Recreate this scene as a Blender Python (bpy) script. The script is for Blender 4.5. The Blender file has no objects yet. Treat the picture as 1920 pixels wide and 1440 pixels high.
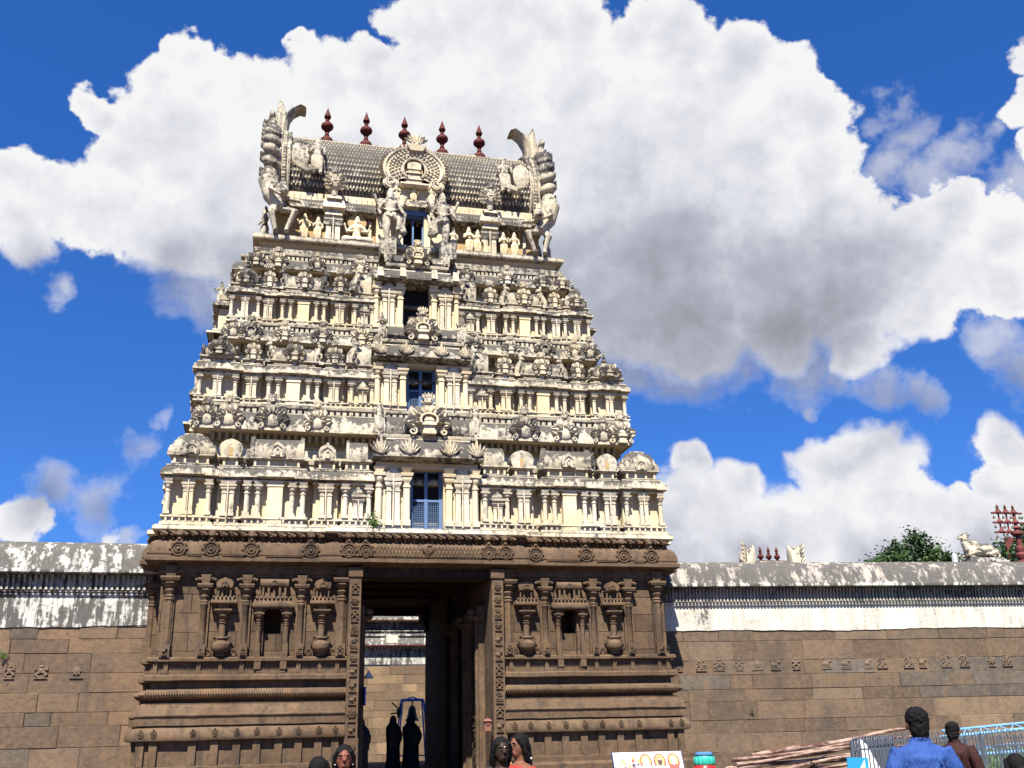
import bpy, bmesh, math, random
from mathutils import Vector, Matrix, noise as mnoise
R = math.radians
rnd = random.Random(7)
SC = bpy.context.scene
COL = SC.collection

# ------------------------------------------------------------------ camera
CAM_YAW, CAM_PITCH, CAM_ROLL, CAM_H = 13.4, 19.5, 1.4, 1.55
def make_camera():
    y, p, r = R(CAM_YAW), R(CAM_PITCH), R(CAM_ROLL)
    fw = Vector((math.sin(y)*math.cos(p), math.cos(y)*math.cos(p), math.sin(p)))
    rt = Vector((math.cos(y), -math.sin(y), 0)); up = rt.cross(fw)
    rt2 = rt*math.cos(r) - up*math.sin(r); up2 = up*math.cos(r) + rt*math.sin(r)
    cam = bpy.data.cameras.new('camera'); cam.lens = 35.0; cam.sensor_width = 36.0
    cam.clip_start = 0.1; cam.clip_end = 6000
    o = bpy.data.objects.new('camera', cam); COL.objects.link(o)
    m = Matrix((rt2, up2, -fw)).transposed().to_4x4(); m.translation = (0, 0, CAM_H)
    o.matrix_world = m; SC.camera = o
make_camera()
SC.view_settings.view_transform = 'Standard'; SC.view_settings.look = 'None'
SC.view_settings.gamma = 1.0; SC.view_settings.use_curve_mapping = False
SC.view_settings.exposure = EXPOSURE = 1.40
SC.render.resolution_x, SC.render.resolution_y = 1024, 768

# ------------------------------------------------------------------ sun
SUN_DIR = Vector((0.34, 1.0, -1.52)).normalized()          # the way the light travels
sun_el = math.asin(-SUN_DIR.z); sun_az = math.atan2(-SUN_DIR.x, -SUN_DIR.y)   # azimuth from +Y towards +X
sl = bpy.data.lights.new('sun', 'SUN'); sl.energy = 5.0; sl.angle = R(0.53); sl.color = (1.0, 0.95, 0.87)
so = bpy.data.objects.new('sun', sl); COL.objects.link(so)
so.rotation_euler = SUN_DIR.to_track_quat('-Z', 'Y').to_euler(); so.location = (0, 0, 60)

# ------------------------------------------------------------------ sky with cumulus clouds, all by direction
# azimuth from +Y, elevation, angular radius, in degrees
CL_MAIN= [(37.0, 24.6, 3.3), (39.9, 23.2, 2.6), (41.9, 21.9, 2.2), (37.4, 21.7, 2.2), (35.3, 22.9, 2.8), (34.2, 19.9, 1.7), (29.4, 9.9, 2.5), (32.1, 9.1, 2.5), (25.9, 9.8, 2.3), (35.3, 8.8, 2.1), (-7.8, 36.5, 1.7), (-9.0, 34.8, 2.1), (-5.8, 35.3, 2.1), (-10.0, 32.4, 2.3), (-12.4, 32.4, 1.3), (-10.0, 30.5, 2.3), (-7.1, 31.8, 4.2), (-3.5, 35.1, 2.2), (-0.3, 37.1, 1.1), (1.0, 35.5, 2.4), (3.8, 35.7, 2.1), (6.0, 34.7, 2.5), (-3.7, 30.2, 4.6), (1.9, 30.7, 5.3), (-16.4, 27.4, 1.9), (-14.0, 27.4, 2.0), (-11.1, 27.5, 2.7), (-15.5, 25.9, 2.1), (-7.4, 26.6, 3.2), (-2.7, 26.3, 3.5), (8.1, 38.9, 2.4), (7.7, 36.7, 2.3), (11.8, 38.4, 4.0), (15.5, 38.9, 2.4), (19.0, 38.5, 1.6), (17.5, 36.1, 4.0), (22.7, 37.3, 2.1), (25.9, 37.3, 2.4), (28.9, 35.9, 2.4), (31.4, 34.4, 2.2), (32.6, 32.5, 2.3), (33.4, 30.5, 2.6), (34.0, 27.5, 2.9), (27.4, 32.0, 5.1), (19.7, 31.9, 6.2), (11.7, 33.4, 5.9), (15.0, 28.3, 5.7), (23.4, 26.3, 5.9), (29.7, 24.9, 4.9), (34.4, 24.8, 3.3), (24.7, 22.5, 3.6), (19.9, 23.8, 3.3), (29.4, 22.0, 2.9), (33.7, 22.3, 2.5), (39.8, 25.5, 2.2), (41.8, 24.2, 2.4), (38.3, 23.5, 2.7), (42.2, 21.0, 1.5), (45.6, 32.5, 1.5), (44.7, 30.3, 1.6), (44.3, 27.7, 1.2), (31.3, 13.5, 2.1), (32.9, 13.8, 2.1), (33.6, 12.1, 2.6), (35.0, 10.1, 2.4), (31.2, 10.5, 2.8), (23.4, 14.0, 1.2), (25.8, 12.5, 1.8), (24.5, 11.4, 2.3), (28.0, 10.3, 2.8), (22.6, 11.8, 1.8), (40.2, 13.2, 1.7), (40.3, 10.8, 2.0), (39.1, 11.8, 1.2), (37.8, 9.4, 2.3), (23.4, 9.1, 1.7), (16.9, 24.3, 2.7), (15.3, 25.6, 2.7), (21.5, 23.4, 3.3), (-14.1, 10.8, 1.4), (-12.7, 10.3, 0.9), (-8.4, 10.4, 1.1)]
CL_SOFT= [(24.4, 19.8, 3.3), (30.6, 19.8, 3.2), (20.6, 20.4, 2.7), (37.6, 32.7, 1.6), (38.5, 30.8, 1.8), (37.6, 29.4, 1.6), (39.7, 28.0, 1.8), (42.1, 29.9, 1.5), (41.0, 28.8, 1.8), (42.9, 26.7, 1.8), (32.8, 18.6, 1.8), (34.7, 17.6, 1.9), (36.2, 16.4, 1.5), (40.8, 19.1, 2.1), (41.7, 17.0, 2.1), (30.9, 17.1, 0.9), (-12.6, 12.5, 1.8), (-9.7, 12.2, 2.0), (-8.1, 15.4, 1.8), (-7.7, 17.0, 1.0), (-13.0, 23.3, 1.0), (-9.6, 15.1, 1.0), (-11.2, 33.3, 1.1), (-4.7, 23.7, 3.2), (0.3, 24.1, 3.0), (-7.3, 11.3, 0.8), (14.8, 22.8, 3.4), (19.1, 21.7, 3.3), (23.2, 20.7, 3.0), (27.6, 20.1, 2.6), (16.8, 23.1, 3.4)]
CL_GRAY= [(25.4, 20.3, 8.7), (30.8, 21.2, 5.7), (19.1, 21.7, 7.2), (14.8, 22.5, 4.3), (23.3, 25.7, 4.8), (32.7, 21.6, 3.1), (-2.2, 23.4, 3.8), (-7.2, 24.0, 2.5), (-14.6, 24.1, 1.8), (26.3, 8.6, 3.4), (33.3, 8.2, 2.4), (38.6, 8.3, 2.1), (22.0, 10.0, 1.8), (41.3, 16.2, 3.1), (35.9, 15.9, 2.5), (-12.5, 12.1, 2.1), (-9.3, 11.8, 1.9), (-8.5, 15.2, 1.9)]
CL_MID= [(21.8, 31.2, 5.9), (31.5, 26.2, 5.9), (13.7, 29.2, 5.7), (18.4, 26.6, 4.5), (2.0, 29.0, 4.7), (-4.4, 27.8, 4.3), (35.8, 24.6, 3.3)]

world = bpy.data.worlds.new('World'); SC.world = world; world.use_nodes = True
def build_sky():
    nt = world.node_tree; N = nt.nodes; L = nt.links; N.clear()
    def new(t, **kw):
        n = N.new(t)
        for k, v in kw.items(): setattr(n, k, v)
        return n
    def put(sock, v):
        if isinstance(v, bpy.types.NodeSocket): L.new(v, sock)
        else: sock.default_value = v
    def mth(op, a, b=0.0, c=0.0, clamp=False):
        n = new('ShaderNodeMath', operation=op, use_clamp=clamp)
        put(n.inputs[0], a); put(n.inputs[1], b)
        if len(n.inputs) > 2: put(n.inputs[2], c)
        return n.outputs[0]
    def vm(op, a, b=(0, 0, 0), s=None):
        n = new('ShaderNodeVectorMath', operation=op); put(n.inputs[0], a); put(n.inputs[1], b)
        if s is not None: put(n.inputs['Scale'], s)
        return n.outputs['Value'] if op in ('DISTANCE', 'DOT_PRODUCT', 'LENGTH') else n.outputs['Vector']
    def noise(v, scale, detail, rough=0.55, color=False):
        n = new('ShaderNodeTexNoise'); put(n.inputs['Vector'], v)
        n.inputs['Scale'].default_value = scale; n.inputs['Detail'].default_value = detail; n.inputs['Roughness'].default_value = rough
        return n.outputs['Color' if color else 0]
    def ramp(v, lo, hi, a=0.0, b=1.0):
        n = new('ShaderNodeMapRange', interpolation_type='SMOOTHSTEP'); put(n.inputs[0], v)
        n.inputs[1].default_value = lo; n.inputs[2].default_value = hi; n.inputs[3].default_value = a; n.inputs[4].default_value = b
        return n.outputs[0]
    def field(vec, blobs, k=0.10):
        acc = None
        for az, el, r in blobs:
            a, e, rr = R(az), R(el), R(r)
            c = (math.sin(a)*math.cos(e), math.cos(a)*math.cos(e), math.sin(e))
            d = vm('DISTANCE', vec, c)
            f = mth('MULTIPLY_ADD', d, -1.0/rr, 1.0)
            # deepen with size so that large masses are solid
            if acc is None: acc = f
            else:
                n = new('ShaderNodeMath', operation='SMOOTH_MAX'); L.new(acc, n.inputs[0]); L.new(f, n.inputs[1]); n.inputs[2].default_value = k
                acc = n.outputs[0]
        return acc
    d = new('ShaderNodeTexCoord').outputs['Generated']
    # billowing warp of the direction
    w1 = vm('SCALE', vm('SUBTRACT', noise(d, 9, 2, 0.5, True), (0.5, 0.5, 0.5)), s=0.075)
    w2 = vm('SCALE', vm('SUBTRACT', noise(d, 30, 3, 0.55, True), (0.5, 0.5, 0.5)), s=0.040)
    dw = vm('ADD', vm('ADD', d, w1), w2)
    # billow noise: 1 - |2n-1| summed by the fractal, gives the cauliflower edge
    def billow(v, sc, det, ro=0.6):
        n = noise(v, sc, det, ro); return mth('ABSOLUTE', mth('MULTIPLY_ADD', n, 2.0, -1.0))
    b1 = billow(d, 26, 7, 0.62); b2 = noise(d, 85, 6, 0.65)
    main = field(dw, CL_MAIN)
    dens = mth('ADD', mth('ADD', main, mth('MULTIPLY_ADD', b1, -0.42, 0.07)), mth('MULTIPLY_ADD', b2, 0.30, -0.15))
    gr = field(vm('ADD', d, vm('SCALE', w1, s=0.4)), CL_GRAY, 1.1); gm = field(vm('ADD', d, w1), CL_MID, 1.0)
    # cumulus tops are crisp, their shaded bases are soft
    base_soft = ramp(gr, -0.3, 0.4)
    aC = ramp(dens, -0.02, 0.17); aS = ramp(mth('ADD', main, mth('MULTIPLY_ADD', b1, -0.2, 0.08)), -0.08, 0.36)
    alpha = mth('ADD', mth('MULTIPLY', aC, mth('SUBTRACT', 1.0, base_soft)), mth('MULTIPLY', aS, base_soft))
    soft = field(dw, CL_SOFT, 0.2)
    sn = noise(d, 16, 8, 0.66)
    sdens = mth('ADD', soft, mth('MULTIPLY_ADD', sn, 2.2, -1.15))
    aW = ramp(sdens, 0.0, 0.80, 0.0, 0.66)
    alphaT = mth('MAXIMUM', alpha, aW)
    # relief inside the cloud: lit from above and the left
    up = vm('ADD', d, (-0.010, 0.0, 0.020))
    rel = mth('SUBTRACT', noise(up, 9, 5, 0.55), noise(d, 9, 5, 0.55))
    rel2 = mth('SUBTRACT', noise(vm('ADD', d, (-0.004, 0, 0.008)), 42, 5, 0.6), noise(d, 42, 5, 0.6))
    lum = mth('ADD', mth('MULTIPLY', rel, -0.70), mth('MULTIPLY', rel2, -0.10))
    edge = ramp(dens, 0.0, 0.9, 0.10, -0.05)
    big = noise(d, 5.5, 4, 0.5)
    lum = mth('ADD', mth('ADD', lum, edge), mth('MULTIPLY_ADD', big, 0.30, -0.15))
    shade = mth('ADD', ramp(gr, -0.25, 1.25, 0.0, 0.40), ramp(gm, -0.3, 1.1, 0.0, 0.13))
    lum = mth('SUBTRACT', mth('ADD', lum, 0.93), shade)
    lum = mth('SUBTRACT', lum, mth('MULTIPLY', ramp(mth('SUBTRACT', aW, alpha), 0.0, 0.5), 0.22))
    cr = new('ShaderNodeValToRGB'); L.new(lum, cr.inputs[0]); e = cr.color_ramp.elements
    e[0].position = 0.20; e[0].color = (0.20, 0.215, 0.255, 1)
    e[1].position = 0.98; e[1].color = (0.93, 0.93, 0.94, 1)
    for pos, c in ((0.45, (0.34, 0.355, 0.41, 1)), (0.65, (0.50, 0.52, 0.60, 1)), (0.82, (0.74, 0.75, 0.81, 1))):
        x = e.new(pos); x.color = c
    sky = new('ShaderNodeTexSky', sky_type='NISHITA'); sky.sun_disc = False
    sky.sun_elevation = sun_el; sky.sun_rotation = sun_az; sky.air_density = 1.0; sky.dust_density = 0.0; sky.ozone_density = 4.0
    L.new(vm('NORMALIZE', vm('ADD', d, (0, 0, 0.11))), sky.inputs[0])
    hs = new('ShaderNodeHueSaturation'); hs.inputs['Saturation'].default_value = 1.26; L.new(sky.outputs[0], hs.inputs['Color'])
    bgS = new('ShaderNodeBackground'); tint = vm('MULTIPLY', hs.outputs[0], (0.69, 0.78, 1.08)); L.new(tint, bgS.inputs[0]); bgS.inputs[1].default_value = 0.065
    bgC = new('ShaderNodeBackground'); L.new(cr.outputs[0], bgC.inputs[0]); bgC.inputs[1].default_value = 0.375
    mx = new('ShaderNodeMixShader'); L.new(alphaT, mx.inputs[0]); L.new(bgS.outputs[0], mx.inputs[1]); L.new(bgC.outputs[0], mx.inputs[2])
    out = new('ShaderNodeOutputWorld'); L.new(mx.outputs[0], out.inputs[0])
build_sky()
world.cycles.sampling_method = 'MANUAL'; world.cycles.sample_map_resolution = 256

# ------------------------------------------------------------------ mesh helpers
class MB:
    def __init__(s): s.v = []; s.f = []; s.m = []; s.s = []; s.mat = 0; s.T = None; s.tone = None; s.tones = []
    def add(s, vs, fs, smooth=False):
        b = len(s.v)
        if s.T is not None: vs = [s.T @ Vector(p) for p in vs]
        s.v.extend([tuple(p) for p in vs])
        flip = s.T is not None and s.T.determinant() < 0
        for f in fs:
            f = [b+i for i in f]
            s.f.append(f[::-1] if flip else f); s.m.append(s.mat); s.s.append(smooth); s.tones.append(s.tone)
        return s
    def box(s, x0, y0, z0, x1, y1, z1, b=0.0):
        if x0 > x1: x0, x1 = x1, x0
        vs = [(x0,y0,z0),(x1,y0,z0),(x1,y1,z0),(x0,y1,z0),(x0,y0,z1),(x1,y0,z1),(x1,y1,z1),(x0,y1,z1)]
        return s.add(vs, [(0,3,2,1),(4,5,6,7),(0,1,5,4),(1,2,6,5),(2,3,7,6),(3,0,4,7)])
    def frus(s, cx, cy, z0, z1, a0, b0, a1, b1, yb=None):
        # tapered block, half sizes (a,b) at the bottom and the top
        vs = []
        for z, a, b in ((z0,a0,b0),(z1,a1,b1)): vs += [(cx-a,cy-b,z),(cx+a,cy-b,z),(cx+a,cy+b,z),(cx-a,cy+b,z)]
        return s.add(vs, [(0,3,2,1),(4,5,6,7),(0,1,5,4),(1,2,6,5),(2,3,7,6),(3,0,4,7)])
    def rsweep(s, cx, w, d, prof, yb=0.0, smooth=False):
        # profile (out, z) round three sides of a rectangular bay whose back is on the wall y = yb
        n = len(prof); vs = []
        for o, z in prof:
            h = w/2+o; vs += [(cx-h,yb,z),(cx-h,yb-d-o,z),(cx+h,yb-d-o,z),(cx+h,yb,z)]
        fs = []
        for i in range(n-1):
            for k in range(3): a = 4*i+k; fs.append((a, a+1, a+5, a+4))
        s.add(vs, fs, smooth)
        b = 4*(n-1); s.add([vs[b+i] for i in range(4)], [(0,1,2,3)]); s.add([vs[i] for i in range(4)], [(3,2,1,0)])
        return s
    def psweep(s, path, prof, closed=False, smooth=False, caps=True, dens=0.3):
        # rectilinear or slightly skew path, outward is to the right of the travel direction
        P = [Vector((p[0], p[1])) for p in path]
        if dens:
            Q = []; m_ = len(P)
            for i in range(m_ if closed else m_-1):
                a_, b_ = P[i], P[(i+1) % m_]; k_ = max(1, int((b_-a_).length/dens)); Q += [a_+(b_-a_)*(j/k_) for j in range(k_)]
            P = Q+([] if closed else [P[-1]])
        n = len(P); offs = []
        for i in range(n):
            dirs = []
            if closed or i > 0: dirs.append((P[i]-P[i-1]).normalized())
            if closed or i < n-1: dirs.append((P[(i+1)%n]-P[i]).normalized())
            ns = [Vector((d.y, -d.x)) for d in dirs]
            if len(ns) == 2:
                m = ns[0]+ns[1]; offs.append(m/max(0.3, m.dot(ns[0])))
            else: offs.append(ns[0])
        vs = []
        for o, z in prof:
            for p, q in zip(P, offs): vs.append((p.x+q.x*o, p.y+q.y*o, z))
        fs = []; seg = n if closed else n-1
        for i in range(len(prof)-1):
            for k in range(seg):
                a = i*n+k; b = i*n+(k+1)%n; fs.append((a, b, b+n, a+n))
        s.add(vs, fs, smooth)
        if caps and not closed:
            m = len(prof)
            s.add([vs[i*n] for i in range(m)]+[(P[0].x, P[0].y, prof[-1][1]), (P[0].x, P[0].y, prof[0][1])], [list(range(m+2))])
            s.add([vs[i*n+n-1] for i in range(m)]+[(P[-1].x, P[-1].y, prof[-1][1]), (P[-1].x, P[-1].y, prof[0][1])], [list(range(m+2))[::-1]])
        if closed:
            k = (len(prof)-1)*n; s.add([vs[k+i] for i in range(n)], [list(range(n))])
        return s
    def lathe(s, cx, cy, z0, prof, n=12, rot=0.0, smooth=True, sq=1.0, half=False):
        vs = []; c = 1/math.cos(math.pi/n) if n <= 8 else 1.0
        for r, z in prof:
            for k in range(n):
                a = rot+2*math.pi*k/n; vs.append((cx+r*c*math.cos(a), cy+r*c*sq*math.sin(a), z0+z))
        fs = []
        for i in range(len(prof)-1):
            for k in range(n):
                a = i*n+k; b = i*n+(k+1)%n; fs.append((a, b, b+n, a+n))
        fs.append(list(range(n))[::-1]); fs.append([(len(prof)-1)*n+k for k in range(n)])
        return s.add(vs, fs, smooth and n > 4)
    def ell(s, c, r, nu=10, nv=7, M=None):
        vs = [(0,0,-1)]
        for i in range(1, nv):
            t = math.pi*i/nv-math.pi/2
            for k in range(nu):
                a = 2*math.pi*k/nu; vs.append((math.cos(t)*math.cos(a), math.cos(t)*math.sin(a), math.sin(t)))
        vs.append((0,0,1)); fs = []
        for k in range(nu): fs.append((0, 1+(k+1)%nu, 1+k))
        for i in range(nv-2):
            for k in range(nu):
                a = 1+i*nu+k; b = 1+i*nu+(k+1)%nu; fs.append((a, b, b+nu, a+nu))
        t = len(vs)-1; o = 1+(nv-2)*nu
        for k in range(nu): fs.append((t, o+k, o+(k+1)%nu))
        r = r if hasattr(r, '__len__') else (r,r,r)
        out = []
        for p in vs:
            q = Vector((p[0]*r[0], p[1]*r[1], p[2]*r[2]))
            if M is not None: q = M @ q
            out.append((c[0]+q.x, c[1]+q.y, c[2]+q.z))
        return s.add(out, fs, True)
    def tube(s, pts, rad, n=8, caps=True, flat=1.0, smooth=True):
        P = [Vector(p) for p in pts]; m = len(P)
        if not hasattr(rad, '__len__'): rad = [rad]*m
        vs = []; ref = None
        for i in range(m):
            t = (P[min(i+1,m-1)]-P[max(i-1,0)]).normalized()
            if ref is None:
                ref = t.orthogonal().normalized() if abs(t.y) > 0.9 else Vector((0,1,0))
            u = (ref - t*ref.dot(t)).normalized(); w = t.cross(u); ref = u
            for k in range(n):
                a = 2*math.pi*k/n; vs.append(P[i]+(u*math.cos(a)*flat+w*math.sin(a))*rad[i])
        fs = []
        for i in range(m-1):
            for k in range(n):
                a = i*n+k; b = i*n+(k+1)%n; fs.append((a, a+n, b+n, b))
        if caps: fs.append(list(range(n))); fs.append([(m-1)*n+k for k in range(n)][::-1])
        return s.add(vs, fs, smooth)
    def leaf(s, c, ang, L, W, T=0.04, curl=0.0, y0=0.0, n=6):
        # a raised leaf in the XZ plane facing -Y; ang from +X, curl bends it
        vs = []; x, z = c; a = ang
        for i in range(n+1):
            t = i/n; w = W*math.sin(math.pi*min(1, 0.18+0.82*t)**0.9)*0.5+0.002
            px, pz = -math.sin(a), math.cos(a); h = T*math.sin(math.pi*min(1, 0.15+0.8*t))+0.004
            vs += [(x+px*w, y0+0.01, z+pz*w), (x+px*w*0.55, y0-h, z+pz*w*0.55), (x, y0-h*0.55, z), (x-px*w*0.55, y0-h, z-pz*w*0.55), (x-px*w, y0+0.01, z-pz*w)]
            x += math.cos(a)*L/n; z += math.sin(a)*L/n; a += curl/n
        fs = []
        for i in range(n):
            for k in range(4): b = i*5+k; fs.append((b, b+1, b+6, b+5))
        fs.append((n*5, n*5+1, n*5+2, n*5+3, n*5+4))
        return s.add(vs, fs, False)
    def scroll(s, c, r, th, turns=1.4, d=1, a0=0.0, y0=0.0, n=14):
        pts = []; rr = []
        for i in range(n):
            t = i/(n-1); a = a0+d*t*turns*2*math.pi; q = r*(1-0.75*t)
            pts.append((c[0]+q*math.cos(a), y0, c[1]+q*math.sin(a))); rr.append(th*(1-0.4*t))
        return s.tube(pts, rr, 5)
    def jitter(s, amp, f=2.7):
        s.v = [tuple(Vector(p)+mnoise.noise_vector(Vector(p)*f)*amp+mnoise.noise_vector(Vector(p)*f*4)*amp*0.4) for p in s.v]; return s
    def mesh(s, name, mats, sharp=38):
        me = bpy.data.meshes.new(name); me.from_pydata(s.v, [], s.f)
        for m in (mats if isinstance(mats, (list, tuple)) else [mats]): me.materials.append(m)
        me.polygons.foreach_set('material_index', s.m); me.polygons.foreach_set('use_smooth', s.s)
        if any(t is not None for t in s.tones):
            at = me.color_attributes.new('tone', 'FLOAT_COLOR', 'CORNER'); i = 0
            for f, t in zip(s.f, s.tones):
                t = t or (0.5,0.5,0.5,1)
                for _ in f: at.data[i].color = t; i += 1
        me.update()
        if any(s.s): me.set_sharp_from_angle(angle=R(sharp))
        return me
    def build(s, name, mats, parent=None, loc=None, sharp=38):
        return put(s.mesh(name, mats, sharp), name, parent, loc)
def put(me, name, parent=None, loc=None, rotz=0.0, scale=None):
    o = bpy.data.objects.new(name, me); COL.objects.link(o)
    if parent: o.parent = parent
    if loc: o.location = loc
    if rotz: o.rotation_euler[2] = rotz
    if scale: o.scale = scale
    return o
def tag(o, label=None, cat=None, group=None, kind=None):
    if label: o['label'] = label
    if cat: o['category'] = cat
    if group: o['group'] = group
    if kind: o['kind'] = kind
    return o
def empty(name, loc=(0,0,0), rotz=0.0):
    o = bpy.data.objects.new(name, None); o.empty_display_size = 0.3; COL.objects.link(o); o.location = loc; o.rotation_euler[2] = rotz
    return o
def kids(o, allo=[]): return [c for c in bpy.data.objects if c.parent == o]
def copy_tree(o, parent=None):
    c = o.copy(); COL.objects.link(c); c.parent = parent
    for k in kids(o): copy_tree(k, c)
    return c
def remesh(mb, name, mats, voxel=0.02, smooth=2):
    # fuse overlapping limbs into one continuous skin
    me = mb.mesh(name+'_raw', mats); o = bpy.data.objects.new(name+'_raw', me); COL.objects.link(o)
    m = o.modifiers.new('r', 'REMESH'); m.mode = 'VOXEL'; m.voxel_size = voxel; m.use_smooth_shade = True
    if smooth:
        q = o.modifiers.new('s', 'SMOOTH'); q.factor = 0.5; q.iterations = smooth
    dg = bpy.context.evaluated_depsgraph_get(); dg.update()
    out = bpy.data.meshes.new_from_object(o.evaluated_get(dg)); out.name = name
    bpy.data.objects.remove(o); bpy.data.meshes.remove(me)
    out.materials.clear()
    for mm in (mats if isinstance(mats, (list, tuple)) else [mats]): out.materials.append(mm)
    return out

# ------------------------------------------------------------------ materials (all from world position, so copies differ)
class NT:
    def __init__(s, name, rough=0.85, spec=0.25):
        s.m = bpy.data.materials.new(name); s.m.use_nodes = True; s.t = s.m.node_tree; s.N = s.t.nodes; s.L = s.t.links
        s.b = s.N['Principled BSDF']; s.b.inputs['Roughness'].default_value = rough; s.b.inputs['Specular IOR Level'].default_value = spec
        g = s.N.new('ShaderNodeNewGeometry'); s.P = g.outputs['Position']; s.Nn = g.outputs['Normal']
    def put(s, sock, v):
        if isinstance(v, bpy.types.NodeSocket): s.L.new(v, sock)
        else: sock.default_value = v
    def math(s, op, a, b=0.0, c=0.0):
        n = s.N.new('ShaderNodeMath'); n.operation = op; s.put(n.inputs[0], a); s.put(n.inputs[1], b); s.put(n.inputs[2], c); return n.outputs[0]
    def vm(s, op, a, b):
        n = s.N.new('ShaderNodeVectorMath'); n.operation = op; s.put(n.inputs[0], a); s.put(n.inputs[1], b); return n.outputs[0]
    def noise(s, scale, det=5, ro=0.55, vec=None, st=(1,1,1)):
        v = vec or s.P
        if st != (1,1,1): v = s.vm('MULTIPLY', v, st)
        n = s.N.new('ShaderNodeTexNoise'); s.L.new(v, n.inputs['Vector']); n.inputs['Scale'].default_value = scale
        n.inputs['Detail'].default_value = det; n.inputs['Roughness'].default_value = ro; return n.outputs[0]
    def ramp(s, v, lo, hi, a=0.0, b=1.0):
        n = s.N.new('ShaderNodeMapRange'); s.put(n.inputs[0], v)
        n.interpolation_type = 'SMOOTHSTEP'
        for i, q in enumerate((lo, hi, a, b)): n.inputs[i+1].default_value = q
        return n.outputs[0]
    def mix(s, f, a, b, mode='MIX'):
        n = s.N.new('ShaderNodeMix'); n.data_type = 'RGBA'; n.blend_type = mode; s.put(n.inputs[0], f)
        for sock, v in ((n.inputs[6], a), (n.inputs[7], b)):
            if isinstance(v, tuple): v = (*v[:3], 1)
            s.put(sock, v)
        return n.outputs[2]
    def sep(s, v):
        n = s.N.new('ShaderNodeSeparateXYZ'); s.L.new(v, n.inputs[0]); return n.outputs
    def attr(s, name):
        n = s.N.new('ShaderNodeAttribute'); n.attribute_name = name; return n.outputs[0]
    def color(s, c): s.put(s.b.inputs['Base Color'], (*c, 1) if isinstance(c, tuple) else c); return s
    def bump(s, h, dist=0.02, strength=0.6):
        n = s.N.new('ShaderNodeBump'); n.inputs['Strength'].default_value = strength; n.inputs['Distance'].default_value = dist
        s.L.new(h, n.inputs['Height']); s.L.new(n.outputs[0], s.b.inputs['Normal']); return s

def stucco(name, clean, amount, top, sc=1.0):
    # lime stucco, cream where sheltered; black lichen in blotches, heavier on upward faces and in runs
    t = NT(name)
    nz = t.sep(t.Nn)[2]
    blot = t.noise(1.1*sc, 9, 0.68); fine = t.noise(9, 6, 0.7); run = t.noise(3.2, 6, 0.6, st=(1.6,1.6,0.22))
    m = t.math('ADD', t.math('MULTIPLY_ADD', blot, 0.55, -0.275), t.math('MULTIPLY_ADD', run, 0.45, -0.225))
    m = t.math('ADD', m, t.math('MULTIPLY_ADD', fine, 0.62, -0.31))
    m = t.math('ADD', m, t.math('MULTIPLY_ADD', t.math('MAXIMUM', nz, 0.0), top, amount))
    k = t.ramp(m, 0.01, 0.13)
    tone = t.noise(0.7, 4, 0.6)
    base = t.mix(t.ramp(tone, 0.3, 0.7), clean, tuple(c*f for c, f in zip(clean, (0.90, 0.82, 0.66))))
    grey = t.mix(t.ramp(fine, 0.35, 0.65), (0.35,0.312,0.24), (0.20,0.178,0.135))
    c = t.mix(t.ramp(m, -0.12, 0.02, 0.0, 0.65), base, grey)
    c = t.mix(k, c, t.mix(fine, (0.025,0.022,0.018), (0.10,0.09,0.075)))
    t.color(c).bump(t.noise(28, 5, 0.65), 0.012, 0.55); return t.m
def stone(name, c1, c2, c3, joints=None, sc=1.0):
    t = NT(name, 0.88, 0.2)
    n1 = t.noise(0.8*sc, 7, 0.62); n2 = t.noise(6*sc, 6, 0.65); n3 = t.noise(45, 4, 0.6)
    c = t.mix(t.ramp(n1, 0.32, 0.68), c1, c2); c = t.mix(t.ramp(n2, 0.45, 0.70, 0.0, 0.85), c, c3); rn = t.noise(1.7, 6, 0.62, st=(2,2,0.35)); c = t.mix(t.ramp(rn, 0.52, 0.70, 0.0, 0.75), c, (0.040, 0.030, 0.024)); c = t.mix(t.ramp(t.noise(1.1, 5), 0.58, 0.72, 0.0, 0.5), c, (0.20, 0.115, 0.055))
    c = t.mix(t.ramp(n3, 0.3, 0.7, 0.0, 0.35), c, tuple(x*0.45 for x in c1))
    h = t.math('ADD', t.math('MULTIPLY', n2, 0.8), t.math('MULTIPLY', n3, 0.35))
    if joints:
        x, y, z = t.sep(t.P)
        cb = t.N.new('ShaderNodeCombineXYZ'); wob = t.math('MULTIPLY_ADD', t.noise(1.3, 3), 0.10, -0.05)
        t.L.new(t.math('ADD', t.math('ADD', x, y), wob), cb.inputs[0]); t.L.new(t.math('ADD', z, t.math('MULTIPLY', wob, 0.6)), cb.inputs[1])
        br = t.N.new('ShaderNodeTexBrick'); t.L.new(cb.outputs[0], br.inputs['Vector']); br.inputs['Scale'].default_value = 1.0
        br.inputs['Brick Width'].default_value = joints[0]; br.inputs['Row Height'].default_value = joints[1]
        br.inputs['Mortar Size'].default_value = 0.012; br.inputs['Mortar Smooth'].default_value = 0.4; br.offset = 0.37
        br.inputs['Color1'].default_value = (0.75,0.75,0.75,1); br.inputs['Color2'].default_value = (1.2,1.15,1.1,1); br.inputs['Mortar'].default_value = (0.35,0.32,0.3,1)
        c = t.mix(1.0, c, br.outputs[0], 'MULTIPLY'); h = t.math('SUBTRACT', h, t.math('MULTIPLY', br.outputs['Fac'], 1.2))
    t.color(c).bump(h, 0.025, 0.7); return t.m
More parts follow.
